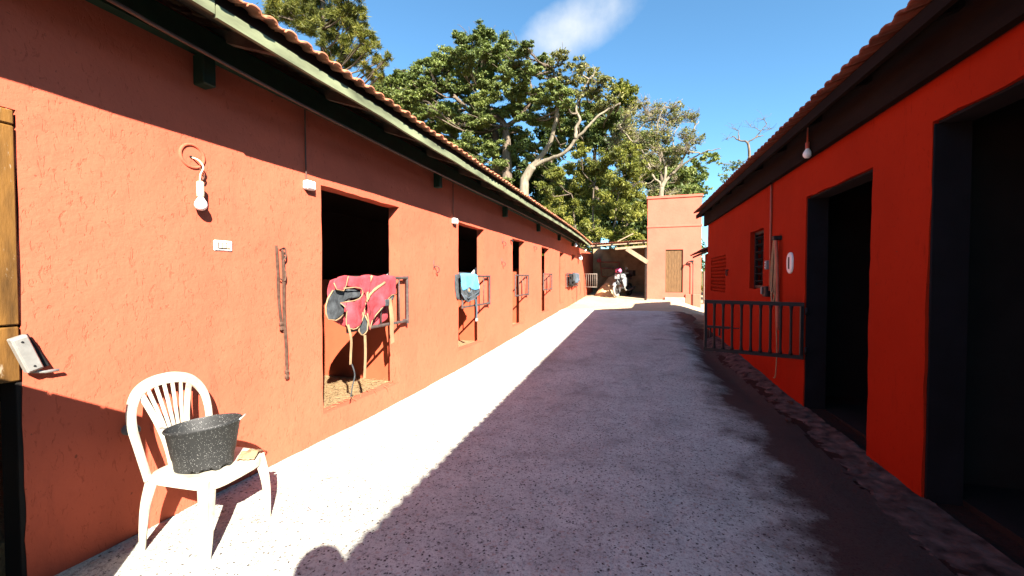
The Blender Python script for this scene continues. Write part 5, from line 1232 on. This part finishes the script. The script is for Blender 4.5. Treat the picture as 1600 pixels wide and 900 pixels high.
def leaves(name, clumps, density, size, mat, parent, seed, flat=0.55, aspect=0.5, hollow=0.55, up=0.5, spread=1.0, bias=None, needle=False):
    """leaf blades spread through the clumps; clumps are (x, y, z, radius)"""
    g = np.random.default_rng(seed); V = []; T = []
    for ci, (cx, cy, cz, cr) in enumerate(clumps):
        n = max(12, int(density*cr**2))
        # each clump is made of several sub-pads so that its outline is uneven and gaps stay open
        k = max(5, int(9+cr*9)); sub = g.normal(size=(k, 3)); sub /= np.linalg.norm(sub, axis=1)[:, None]
        sub *= (cr*0.95*spread*g.uniform(0.3, 1.0, (k, 1))); sub[:, 2] *= max(flat, 0.6)
        sr = cr*g.uniform(0.16, 0.38, k)
        pick = g.integers(0, k, n)
        d = g.normal(size=(n, 3)); d /= np.linalg.norm(d, axis=1)[:, None]
        rad = sr[pick]*(hollow*0.5+(1-hollow*0.5)*g.uniform(0, 1, n))**0.7*(1+0.25*g.normal(size=n))
        p = sub[pick]+d*rad[:, None]*np.array([1, 1, flat])
        p += np.array([cx, cy, cz])
        nrm = d*0.6+g.normal(size=(n, 3))*0.55+np.array([0, 0, up]); nrm /= np.linalg.norm(nrm, axis=1)[:, None]
        t = np.cross(nrm, g.normal(size=(n, 3))); t /= np.linalg.norm(t, axis=1)[:, None]+1e-9
        if needle:
            t = d*0.8+g.normal(size=(n, 3))*0.5; t /= np.linalg.norm(t, axis=1)[:, None]; nrm = np.cross(t, g.normal(size=(n, 3))); nrm /= np.linalg.norm(nrm, axis=1)[:, None]+1e-9
        b = np.cross(nrm, t); s = size*g.uniform(0.55, 1.35, n)[:, None]
        q = np.stack([p-t*s*0.5, p+b*s*aspect*0.5-t*s*0.06, p+t*s*0.5-nrm*s*0.12, p-b*s*aspect*0.5-t*s*0.06], 1)
        V.append(q.reshape(-1, 3))
        cb = g.uniform(-0.16, 0.16); sbias = g.uniform(-0.16, 0.16, k)
        T.append(np.clip(0.42+cb+sbias[pick]+g.normal(size=n)*0.17, 0, 1))
    v = np.concatenate(V); f = np.arange(len(v)).reshape(-1, 4)
    me = np_mesh(name, v, f, mat, np.concatenate(T))
    return link(name, me, parent)
def limb(mb, pts, r0, r1, n=8, sub=5, wob=0.0, seed=0):
    p = spline(pts, sub); m = len(p); rr = random.Random(seed)
    p = [q+Vector((rr.uniform(-wob, wob), rr.uniform(-wob, wob), rr.uniform(-wob, wob))) if 0 < i < m-1 else q for i, q in enumerate(p)]
    mb.tube(p, [r0+(r1-r0)*(i/(m-1))**0.8 for i in range(m)], n); return p
def feeders(mb, nodes, clumps, r0, seed, twigs=4, tr=0.02):
    """a bough from the nearest limb point to each clump, then twigs fanning out in it"""
    rr = random.Random(seed)
    for (cx, cy, cz, cr) in clumps:
        c = Vector((cx, cy, cz)); low = [q for q in nodes if q.z < cz+0.3] or nodes
        a = min(low, key=lambda q: (q-c).length+0.3*abs(q.z-c.z)); mid = a.lerp(c, 0.5)+Vector((rr.uniform(-.3, .3), rr.uniform(-.3, .3), -0.12*(c-a).length))
        p = limb(mb, [a, mid, c], r0, r0*0.4, 5, 4, 0.05, rr.random())
        for k in range(twigs):
            e = c+Vector((rr.uniform(-1, 1), rr.uniform(-1, 1), rr.uniform(-0.3, 0.8)))*cr*0.9
            s = p[rr.randrange(len(p)//2, len(p))]
            limb(mb, [s, s.lerp(e, 0.5)+Vector((rr.uniform(-.15, .15), rr.uniform(-.15, .15), rr.uniform(-.05, .2)))*cr, e], r0*0.35, tr*0.4, 4, 3, 0.03, rr.random())
def root_of(x, y): return (x, y, gz(x, y)-0.2)
def tree(name, label, base, group='trees behind the stables'):
    t = empty(name, base); return tag(t, label, 'tree', group)
def TP(o, root):
    if o.name.split('.')[0] in ('boughs', 'twigs'): o['kind'] = 'stuff'
    o.location = Vector(o.location)-Vector(root.location); o.parent = root; return o

gw = random.Random(91); WOOD = []
for k in range(95):
    WOOD.append((gw.uniform(-34, 4.0), gw.uniform(46, 52), 0, gw.uniform(1.8, 2.7)))
WOOD = [(x, y, gz(x, y)+gw.uniform(1.0, 12.0 if x > -26 else 9.0), r_) for x, y, _, r_ in WOOD]
wd_ = leaves('far_wood', WOOD, 300, 0.5, M['leaf_dark'], None, 92, 0.8); tag(wd_, 'dark wood closing the view behind the trees', 'wood', kind='stuff')
# the great spreading tree with pale limbs
bt = tree('spreading_tree', 'huge spreading tree with dark layered crown and pale forked limbs behind the stable', root_of(-9.9, 33))
tr = MB(); nodes = []
nodes += limb(tr, [root_of(-9.9, 33), (-9.85, 33, 5.0), (-9.75, 33.0, 8.34), (-9.7, 33.0, 9.69), (-9.04, 33.0, 10.76)], 0.48, 0.33, 10, 5, 0.03, 1)
TP(tr.build('trunk', M['bark_pale'], None, smooth=True), bt)
la = MB(); nodes += limb(la, [(-9.3, 33.0, 10.3), (-9.04, 33.0, 10.76), (-7.89, 33.0, 11.99), (-7.24, 32.6, 13.11), (-6.82, 32.2, 14.64), (-6.72, 32.2, 16.32), (-7.23, 32.5, 18.25)], 0.29, 0.07, 9, 5, 0.04, 2)
TP(la.build('limb', M['bark_pale'], None, smooth=True), bt)
lb = MB(); nodes += limb(lb, [(-9.5, 33.0, 10.2), (-9.04, 33.0, 10.66), (-7.89, 33.0, 11.1), (-6.22, 32.5, 11.46), (-5.34, 32.4, 12.41), (-4.47, 32.2, 13.09), (-3.46, 32.4, 14.08), (-2.06, 32.7, 14.85)], 0.22, 0.06, 9, 5, 0.04, 3)
TP(lb.build('limb', M['bark_pale'], None, smooth=True), bt)
lc = MB(); nodes += limb(lc, [(-5.34, 32.4, 12.41), (-5.34, 32.4, 13.26), (-5.03, 32.4, 13.86), (-5.35, 32.4, 14.74), (-4.72, 32.4, 16.34), (-4.09, 32.4, 17.08)], 0.16, 0.05, 7, 5, 0.03, 4)
TP(lc.build('limb', M['bark_pale'], None, smooth=True), bt)
fd = MB(); feeders(fd, nodes, BIGPALE, 0.09, 5, 9, 0.03); TP(fd.build('boughs', M['bark_pale'], None, smooth=True), bt)
TP(leaves('crown', BIGPALE, 520, 0.24, M['leaf_pale'], None, 21, 0.6, hollow=0.5), bt)
LOW = [(-20.9, 33.91, 16.81, 1.35), (-20.85, 36.85, 17.1, 1.57), (-17.85, 33.51, 14.57, 1.39), (-17.93, 35.82, 14.32, 1.33), (-15.09, 33.34, 13.5, 1.46), (-14.33, 33.99, 11.95, 1.33), (-14.47, 37.0, 11.47, 1.29), (-11.72, 33.84, 9.79, 1.04), (-16.67, 35.57, 12.33, 1.16), (-18.27, 34.84, 16.33, 1.59), (-20.57, 34.81, 17.62, 1.37), (-23.07, 34.98, 18.79, 1.29), (-23.77, 33.77, 18.65, 1.13), (-13.66, 36.32, 16.57, 1.58), (-13.8, 33.36, 15.72, 1.47), (-19.78, 33.94, 15.18, 1.05), (-14.47, 33.08, 10.3, 0.94)]
g_ = random.Random(17)
FILL = [(-9.95, 36.29, 12.92, 1.37), (-8.74, 36.58, 11.66, 1.23), (-7.52, 36.71, 13.29, 1.36), (-7.1, 37.06, 14.83, 1.26), (-5.56, 36.58, 15.92, 1.38), (-4.67, 37.01, 16.92, 1.15), (-8.1, 34.87, 15.12, 1.33), (-9.6, 35.92, 17.37, 1.28), (-11.48, 37.06, 17.34, 1.32), (-6.97, 36.36, 16.49, 1.26), (-3.7, 36.96, 14.65, 1.37), (-2.64, 35.07, 14.99, 1.19), (-5.21, 35.93, 13.3, 1.32), (-10.96, 35.39, 12.75, 1.22), (-12.5, 36.11, 13.11, 1.26)]
PALE2 = [(-0.43, 30.15, 13.61, 0.72), (0.28, 29.03, 11.99, 0.97), (1.32, 29.43, 12.2, 0.99), (-0.94, 29.56, 11.22, 0.98), (-1.92, 30.83, 10.57, 0.91), (0.5, 30.53, 9.12, 0.89), (1.51, 29.32, 9.09, 0.86), (-0.41, 30.59, 9.59, 1.0), (-1.09, 29.28, 7.83, 0.85), (1.02, 30.23, 10.86, 1.0), (2.98, 29.25, 10.35, 0.78), (2.31, 29.0, 9.64, 0.76), (2.12, 30.74, 8.29, 0.9), (0.32, 29.42, 7.39, 0.76), (1.53, 29.43, 6.95, 0.76)]
BACK = [(-0.05, 36.96, 11.25, 1.45), (1.47, 36.74, 10.16, 1.43), (2.46, 35.58, 8.5, 1.26), (3.37, 36.92, 9.83, 1.2), (-1.36, 36.08, 12.04, 1.42), (-0.06, 36.36, 12.9, 1.32), (-1.78, 35.41, 13.67, 1.18), (1.67, 36.88, 11.98, 1.21), (3.54, 36.38, 7.93, 1.05), (-2.55, 36.93, 15.21, 1.25), (0.84, 36.79, 8.85, 1.42)]
BIG = BIG+FILL+[(c[0]+g_.uniform(-.9, .9)*c[3], c[1]+g_.uniform(-1.2, 1.2)*c[3], c[2]+g_.uniform(-.7, .5)*c[3], c[3]*g_.uniform(.6, .85)) for c in BIG]+LOW
BIG_R = [c for c in BIG if c[0] > -10.5]; BIG_L = [c for c in BIG if c[0] <= -10.5]
TP(leaves('crown', BIG_R, 2100, 0.185, M['leaf_big'], None, 22, 0.42), bt)
fd = MB(); feeders(fd, nodes, BIG_R, 0.10, 15, 4, 0.03); TP(fd.build('boughs', M['bark'], None, smooth=True), bt)
# its neighbour, darker trunk, carries the left half of the canopy
nt_ = tree('broadleaf_tree', 'tall dark-trunked tree with flat leaf layers left of the pale limbs', root_of(-12.2, 35))
tr = MB(); nodes = limb(tr, [root_of(-12.2, 35), (-11.99, 35.0, 8.86), (-11.99, 35.0, 12.74), (-12.12, 35.0, 14.93), (-12.9, 35.0, 15.99), (-13.95, 35.0, 17.34), (-14.75, 35.0, 19.41)], 0.62, 0.10, 9, 5, 0.04, 6)
TP(tr.build('trunk', M['bark'], None, smooth=True), nt_)
lb = MB(); nodes += limb(lb, [(-12.12, 35.0, 14.93), (-10.59, 35.0, 15.94), (-9.6, 35.0, 17.47), (-10.09, 35.0, 19.43)], 0.26, 0.07, 8, 5, 0.04, 7)
TP(lb.build('limb', M['bark'], None, smooth=True), nt_)
L_A = [c for c in BIG_L if c[0] > -15.6]; L_B = [c for c in BIG_L if c[0] <= -15.6]
fd = MB(); feeders(fd, nodes, L_A, 0.11, 8, 5, 0.03); TP(fd.build('boughs', M['bark'], None, smooth=True), nt_)
TP(leaves('crown', L_A, 2100, 0.185, M['leaf_big'], None, 23, 0.42), nt_)
t3 = tree('broadleaf_tree', 'leaning tree whose leafy boughs reach left toward the pine', root_of(-13.6, 36))
tr = MB(); nodes = limb(tr, [root_of(-13.6, 36), (-13.54, 36.0, 9.14), (-13.4, 36.0, 14.67), (-14.08, 36.0, 16.0), (-15.84, 35.0, 17.09), (-17.27, 34.0, 18.6), (-18.65, 34.0, 20.03)], 0.5, 0.09, 9, 5, 0.04, 9)
TP(tr.build('trunk', M['bark'], None, smooth=True), t3)
fd = MB(); feeders(fd, nodes, L_B, 0.10, 10, 5, 0.03); TP(fd.build('boughs', M['bark'], None, smooth=True), t3)
TP(leaves('crown', L_B, 2100, 0.185, M['leaf_big'], None, 24, 0.42), t3)
# dark woodland trees standing further back, one trunk each
for gi, (tx, ty, lab) in enumerate(((-19.5, 42, 'dark tree far back behind the stable roof, left of the tall crowns'), (-14.0, 42, 'dark tree far back behind the tall trunks'), (-9.6, 43, 'dark tree far back seen between the pale limbs'), (-4.9, 42, 'dark tree far back behind the bright bush'))):
    own = [c for c in DARK if min((-19.5, -14.0, -9.6, -4.9), key=lambda q: abs(q-c[0])) == tx]
    own = own+[(tx+dx, ty+dy, zz, 2.0) for dx, dy, zz in ((-2.0, 0.5, 9.5), (1.8, -0.5, 8.5), (0.2, 0.8, 11.5), (-0.6, -0.8, 6.5), (2.2, 0.4, 6.0))]
    dt = tree('woodland_tree', lab, root_of(tx, ty)); tr = MB()
    nodes = limb(tr, [root_of(tx, ty), (tx+0.2, ty, 7), (tx-0.1, ty, 13), (tx+0.1, ty, 17)], 0.4, 0.1, 8, 5, 0.08, 30+gi)
    TP(tr.build('trunk', M['bark'], None, smooth=True), dt)
    fd = MB(); feeders(fd, nodes, own, 0.09, 40+gi, 3, 0.03); TP(fd.build('boughs', M['bark'], None, smooth=True), dt)
    TP(leaves('crown', own, 420, 0.42, M['leaf_dark'], None, 50+gi, 0.75), dt)
tl = tree('conical_tree', 'smooth bright green treetop rising behind the pale bare tree', root_of(-2.3, 44.3)); tr = MB()
nodes = limb(tr, [root_of(-2.3, 44.3), (-2.3, 44.3, 10), (-2.2, 44.3, 19.5)], 0.4, 0.1, 8, 4, 0.05, 61); TP(tr.build('trunk', M['bark'], None, smooth=True), tl)
TP(leaves('crown', TALL+[(-2.4, 44.3, 17.5, 1.7), (-2.2, 44.3, 15.5, 1.8)], 700, 0.30, M['leaf_bush'], None, 62, 0.9), tl)
# bright leafy bush in front of the wood
bs = tree('leafy_bush', 'big yellow-green leafy bush behind the shed roof', root_of(-3.2, 26.6)); tr = MB(); nodes = []
for k, (dx, dy, h, rr_) in enumerate(((0, 0, 7.5, 0.16), (-1.4, 0.4, 7.0, 0.13), (1.5, -0.3, 7.2, 0.13), (-2.2, -0.2, 5.5, 0.10), (2.2, 0.3, 6.0, 0.10))):
    nodes += limb(tr, [root_of(-3.2+dx*0.3, 26.6+dy), (-3.2+dx*0.7, 26.6+dy, 3.5), (-3.2+dx*1.1, 26.6+dy, h)], rr_, 0.03, 7, 5, 0.08, 70+k)
TP(tr.build('stems', M['bark'], None, smooth=True), bs)
fd = MB(); feeders(fd, nodes, BUSH, 0.045, 75, 5, 0.02); TP(fd.build('boughs', M['bark'], None, smooth=True), bs)
TP(leaves('crown', BUSH+[(-5.8, 26.8, 4.5, 1.0), (-0.6, 26.5, 5.6, 1.0), (-4.2, 26, 3.2, 1.1), (-6.8, 27, 3.6, 1.2), (-7.6, 27.5, 4.6, 1.1), (-5.3, 26.5, 2.7, 1.1), (-8.2, 27.6, 3.2, 1.1), (-2.2, 26.2, 2.8, 1.1), (-0.4, 26.6, 3.4, 1.0)], 2600, 0.18, M['leaf_bush'], None, 76, 0.75, aspect=0.34, up=0.3), bs)
# pale, half-bare tree behind the tower
pt = tree('half_bare_tree', 'pale grey half-bare tree with twisting limbs above the tower', root_of(0.8, 29)); tr = MB()
nodes = limb(tr, [root_of(0.8, 29), (0.84, 29.0, 4.0), (0.84, 29.0, 6.2), (0.91, 29.0, 7.45)], 0.24, 0.16, 9, 5, 0.03, 80)
TP(tr.build('trunk', M['bark_pale'], None, smooth=True), pt)
PL = [(0.84, 29.0, 6.2), (0.91, 29.0, 7.45), (0.4, 29.0, 8.2), (-0.21, 29.0, 9.15), (-1.09, 29.0, 9.78), (-2.17, 29.0, 10.43)]
lb = MB(); nodes += limb(lb, [(p[0], p[1]+0.00*k, p[2]) for k, p in enumerate(PL)], 0.115, 0.022, 7, 5, 0.05, 81); TP(lb.build('limb', M['bark_pale'], None, smooth=True), pt)
PL = [(0.91, 29.0, 7.45), (1.16, 29.0, 8.68), (0.81, 29.0, 9.78), (0.55, 29.0, 11.06), (0.79, 29.0, 12.1), (1.12, 29.0, 12.77)]
lb = MB(); nodes += limb(lb, [(p[0], p[1]+-0.12*k, p[2]) for k, p in enumerate(PL)], 0.115, 0.022, 7, 5, 0.05, 82); TP(lb.build('limb', M['bark_pale'], None, smooth=True), pt)
PL = [(0.91, 29.0, 7.45), (1.5, 29.0, 8.3), (2.15, 29.0, 9.12), (2.47, 29.0, 10.15), (2.78, 29.0, 11.16), (3.26, 29.0, 11.97)]
lb = MB(); nodes += limb(lb, [(p[0], p[1]+0.24*k, p[2]) for k, p in enumerate(PL)], 0.115, 0.022, 7, 5, 0.05, 83); TP(lb.build('limb', M['bark_pale'], None, smooth=True), pt)
PL = [(1.5, 29.0, 8.3), (2.64, 29.0, 9.08), (3.44, 29.0, 9.36), (4.23, 29.0, 9.37)]
lb = MB(); nodes += limb(lb, [(p[0], p[1]+-0.36*k, p[2]) for k, p in enumerate(PL)], 0.075, 0.02, 7, 5, 0.05, 84); TP(lb.build('limb', M['bark_pale'], None, smooth=True), pt)
PL = [(0.4, 29.0, 8.2), (-0.39, 29.0, 10.26), (-0.58, 29.0, 11.54), (-0.06, 29.0, 12.38)]
lb = MB(); nodes += limb(lb, [(p[0], p[1]+0.48*k, p[2]) for k, p in enumerate(PL)], 0.075, 0.02, 7, 5, 0.05, 85); TP(lb.build('limb', M['bark_pale'], None, smooth=True), pt)
PL = [(-0.21, 29.0, 9.15), (-1.1, 29.0, 10.69), (-1.82, 29.0, 11.5)]
lb = MB(); nodes += limb(lb, [(p[0], p[1]+-0.60*k, p[2]) for k, p in enumerate(PL)], 0.075, 0.02, 7, 5, 0.05, 86); TP(lb.build('limb', M['bark_pale'], None, smooth=True), pt)
PL = [(1.16, 29.0, 8.68), (1.82, 29.0, 9.68), (1.64, 29.0, 11.11), (2.12, 29.0, 12.11)]
lb = MB(); nodes += limb(lb, [(p[0], p[1]+0.72*k, p[2]) for k, p in enumerate(PL)], 0.075, 0.02, 7, 5, 0.05, 87); TP(lb.build('limb', M['bark_pale'], None, smooth=True), pt)
fd = MB(); feeders(fd, nodes, PALE, 0.045, 90, 40, 0.022); feeders(fd, nodes, PALE2, 0.04, 93, 40, 0.02); TP(fd.build('boughs', M['bark_pale'], None, smooth=True), pt)
TP(leaves('crown', PALE+PALE2, 620, 0.14, M['leaf_pale'], None, 91, 0.7), pt)
TP(leaves('crown', PALEDARK, 900, 0.20, M['leaf_big'], None, 92, 0.5), pt)
bk2 = tree('woodland_tree', 'dark green tree filling the space behind the pale half-bare tree', root_of(1.2, 36)); tr = MB()
nodes = limb(tr, [root_of(1.2, 36), (1.2, 36, 6), (1.0, 36, 12)], 0.35, 0.08, 8, 4, 0.06, 140); TP(tr.build('trunk', M['bark'], None, smooth=True), bk2)
fd = MB(); feeders(fd, nodes, BACK, 0.07, 141, 4, 0.03); TP(fd.build('boughs', M['bark'], None, smooth=True), bk2)
TP(leaves('crown', BACK, 900, 0.28, M['leaf_big'], None, 142, 0.7), bk2)
# thin bare tree at the right
br_ = tree('bare_tree', 'thin leafless tree against the sky above the shaded roof', root_of(7.87, 38)); tr = MB()
nodes = limb(tr, [root_of(7.87, 38)]+[(7.87, 38.0, 9.95), (7.87, 38.0, 11.72), (7.74, 38.0, 12.5), (7.15, 38.0, 12.78), (6.64, 38.0, 13.17)], 0.18, 0.03, 7, 5, 0.05, 95)
nodes += limb(tr, [(7.74, 38.0, 12.5), (8.32, 38.0, 12.88), (8.7, 38.0, 13.38), (9.08, 38.0, 13.88)], 0.07, 0.02, 6, 5, 0.05, 96)
nodes += limb(tr, [(7.15, 38.0, 12.78), (7.04, 38.0, 13.35)], 0.07, 0.02, 6, 5, 0.05, 97)
nodes += limb(tr, [(8.32, 38.0, 12.88), (8.9, 38.0, 12.93)], 0.07, 0.02, 6, 5, 0.05, 98)
TP(tr.build('trunk', M['bark'], None, smooth=True), br_)
fd = MB(); feeders(fd, nodes, [(8.9, 38, 14.3, 0.9), (6.6, 38, 13.8, 0.8), (7.9, 38, 13.9, 0.8), (9.4, 38, 13.4, 0.8), (6.3, 38, 12.9, 0.7)], 0.03, 99, 9, 0.015); feeders(fd, nodes, BARE, 0.03, 100, 6, 0.015)
TP(fd.build('twigs', M['bark'], None, smooth=True), br_)
TP(leaves('crown', BARE, 420, 0.18, M['leaf_big'], None, 101, 0.7), br_)
# pine on the left behind the roof
pn = tree('pine_tree', 'tall yellow-green pine rising behind the sunlit stable roof at the left', root_of(-25.2, 27.2)); tr = MB()
nodes = limb(tr, [root_of(-25.2, 27.2), (-25.3, 27.2, 10), (-25.2, 27.3, 20), (-25.0, 27.3, 27)], 0.5, 0.12, 9, 5, 0.05, 110)
TP(tr.build('trunk', M['bark'], None, smooth=True), pn)
fd = MB(); feeders(fd, nodes, PINE, 0.10, 111, 6, 0.03); TP(fd.build('boughs', M['bark'], None, smooth=True), pn)
TP(leaves('crown', PINE, 2100, 0.42, M['leaf_pine'], None, 112, 0.8, aspect=0.10, hollow=0.25, needle=True), pn)
rd = tree('round_tree', 'small round-crowned tree in the gap between the pine and the tall crowns', root_of(-20.2, 30.8)); tr = MB()
nodes = limb(tr, [root_of(-20.2, 30.8), (-20.3, 30.8, 9), (-20.3, 30.8, 16.5)], 0.3, 0.08, 8, 5, 0.06, 113)
TP(tr.build('trunk', M['bark'], None, smooth=True), rd)
fd = MB(); feeders(fd, nodes, ROUND, 0.07, 114, 4, 0.03); TP(fd.build('boughs', M['bark'], None, smooth=True), rd)
TP(leaves('crown', ROUND, 950, 0.26, M['leaf_big'], None, 115, 0.7), rd)
# shrubs at the foot of the slope to the right of the tower
for k, (x, y, h, lab) in enumerate(((3.4, 21.5, 1.6, 'low green shrub beside the path right of the tower'), (4.6, 24.0, 2.6, 'taller green shrub behind the path right of the tower'))):
    sh = tag(empty('shrub', root_of(x, y)), lab, 'shrub', 'shrubs by the path'); st = MB(); nd2 = []
    for j in range(4): nd2 += limb(st, [root_of(x, y), (x+0.2*(j-1.5), y+0.1*j, gz(x, y)+h*0.5), (x+0.4*(j-1.5), y, gz(x, y)+h*0.85)], 0.03, 0.01, 5, 3, 0.03, 120+j)
    TP(st.build('stems', M['bark'], None, smooth=True), sh)
    TP(leaves('foliage', [(x+0.4*(j-1.5), y+0.2*(j % 2), gz(x, y)+h*(0.45+0.13*j), h*0.36) for j in range(4)], 1500, 0.13, M['leaf_bush'], None, 130+k, 0.8), sh)

# ------------------------------------------------------------------ the photographer, standing just behind the lens
ph = empty('person', (0.17, -0.28, 0.012)); tag(ph, 'person in dark shirt and jeans holding a camera, head shadow on the sunlit lane', 'person')
def skin_body(name, J, E_, mat, parent, root=0, sub=2):
    me = bpy.data.meshes.new(name); me.from_pydata([j[0] for j in J], E_, []); me.update()
    o = bpy.data.objects.new(name, me); C.objects.link(o); o.parent = parent
    o.modifiers.new('skin', 'SKIN')
    if not me.skin_vertices:
        bpy.context.view_layer.objects.active = o
    for i, j in enumerate(J):
        me.skin_vertices[0].data[i].radius = j[1] if isinstance(j[1], tuple) else (j[1], j[1])
    me.skin_vertices[0].data[root].use_root = True
    s = o.modifiers.new('sub', 'SUBSURF'); s.levels = sub; s.render_levels = sub
    me.materials.append(mat); return o
J = [((0, 0, 0.95), (0.15, 0.11)), ((0, 0.01, 1.12), (0.14, 0.10)), ((0, 0.0, 1.30), (0.16, 0.11)), ((0, 0, 1.43), (0.09, 0.075)), ((0, 0.015, 1.50), 0.055), ((0, 0.03, 1.60), (0.075, 0.09)), ((0, 0.03, 1.685), (0.062, 0.075)),
     ((-0.18, 0, 1.37), 0.062), ((-0.24, 0.09, 1.15), 0.045), ((-0.10, 0.19, 1.36), 0.034), ((0.18, 0, 1.37), 0.062), ((0.24, 0.09, 1.15), 0.045), ((0.10, 0.19, 1.36), 0.034),
     ((-0.10, 0, 0.88), 0.095), ((-0.11, 0.015, 0.50), 0.062), ((-0.12, -0.02, 0.09), 0.042), ((-0.13, 0.13, 0.035), 0.035), ((0.10, 0, 0.88), 0.095), ((0.11, 0.015, 0.50), 0.062), ((0.12, -0.02, 0.09), 0.042), ((0.13, 0.13, 0.035), 0.035)]
EE = [(0,1),(1,2),(2,3),(3,4),(4,5),(5,6),(3,7),(7,8),(8,9),(3,10),(10,11),(11,12),(0,13),(13,14),(14,15),(15,16),(0,17),(17,18),(18,19),(19,20)]
pb = skin_body('body', J, EE, M['skin'], ph)
# hands closed on the camera, five fingers each
for s in (-1, 1):
    Jh = [((s*0.10, 0.19, 1.36), 0.026), ((s*0.088, 0.205, 1.40), (0.030, 0.018)), ((s*0.080, 0.215, 1.435), (0.032, 0.016))]; Eh = [(0, 1), (1, 2)]
    for f in range(4):
        b = len(Jh); zz = 1.452-f*0.017; l = (0.9, 1.0, 0.95, 0.75)[f]
        Jh += [((s*0.070, 0.226, zz), 0.0095), ((s*(0.070-0.012*l), 0.246, zz+0.002), 0.009), ((s*(0.070-0.035*l), 0.252, zz), 0.0085)]
        Eh += [(2 if f < 2 else 1, b), (b, b+1), (b+1, b+2)]
    b = len(Jh); Jh += [((s*0.072, 0.196, 1.415), 0.011), ((s*0.050, 0.188, 1.43), 0.010), ((s*0.034, 0.19, 1.437), 0.009)]; Eh += [(1, b), (b, b+1), (b+1, b+2)]
    skin_body('hand', Jh, Eh, M['skin'], ph, 0, 1)
hr = MB(); bm = bmesh.new(); bmesh.ops.create_uvsphere(bm, u_segments=20, v_segments=12, radius=1)
for v_ in bm.verts: v_.co = Vector((v_.co.x*0.112, 0.008+v_.co.y*0.12-0.016*(v_.co.z < 0), 1.648+max(v_.co.z, -0.5)*0.104))
hr.frombm(bm); hr.build('hair', M['hair'], ph, smooth=True)
for s in (-1, 1):
    MB().lathe([(0.006, -0.004), (0.012, 0.0), (0.004, 0.006)], 10, (s*0.030, 0.112, 1.60), 'y').build('eye', M['white_plastic'], ph)
    MB().lathe([(0.004, -0.008), (0.024, 0.0), (0.02, 0.008)], 12, (s*0.083, 0.03, 1.595), 'x', 1.0, 0.7).build('ear', M['skin'], ph, smooth=True)
MB().add([(0, 0.135, 1.572), (-0.014, 0.108, 1.568), (0.014, 0.108, 1.568), (0, 0.110, 1.612)], [(0,1,3),(0,3,2),(0,2,1),(1,2,3)]).build('nose', M['skin'], ph)
MB().cbox((-0.022, 0.098, 1.538), (0.022, 0.112, 1.548), 0.003).build('mouth', M['red_ball'], ph)
skin_body('shirt', [((0, 0, 0.90), (0.165, 0.125)), ((0, 0.01, 1.12), (0.158, 0.118)), ((0, 0, 1.30), (0.175, 0.125)), ((0, 0, 1.42), (0.10, 0.088)), ((-0.19, 0, 1.37), 0.076), ((-0.235, 0.05, 1.22), 0.064), ((0.19, 0, 1.37), 0.076), ((0.235, 0.05, 1.22), 0.064)], [(0,1),(1,2),(2,3),(3,4),(4,5),(3,6),(6,7)], M['shirt'], ph)
skin_body('jeans', [((0, 0, 0.96), (0.16, 0.12)), ((-0.10, 0, 0.86), 0.108), ((-0.11, 0.012, 0.50), 0.078), ((-0.12, -0.015, 0.10), 0.064), ((0.10, 0, 0.86), 0.108), ((0.11, 0.012, 0.50), 0.078), ((0.12, -0.015, 0.10), 0.064)], [(0,1),(1,2),(2,3),(0,4),(4,5),(5,6)], M['trousers'], ph)
for s in (-1, 1): MB().cbox((s*0.128-0.045, -0.075, 0.0), (s*0.128+0.045, 0.185, 0.075), 0.03).build('shoe', M['black'], ph, smooth=True)
cmr = empty('photo_camera', (0.17, -0.055, 1.435)); tag(cmr, 'black photo camera held in front of the person', 'camera')
MB().cbox((-0.06, -0.022, -0.035), (0.06, 0.018, 0.035), 0.008).cbox((-0.022, -0.02, 0.035), (0.022, 0.014, 0.055), 0.006).build('case', M['black'], cmr)
MB().lathe([(0.028, 0.018), (0.028, 0.045), (0.022, 0.046), (0.0, 0.040)], 18, (0, 0, 0), 'y', cap=False).build('lens', M['black_steel'], cmr, smooth=True, angle=40)
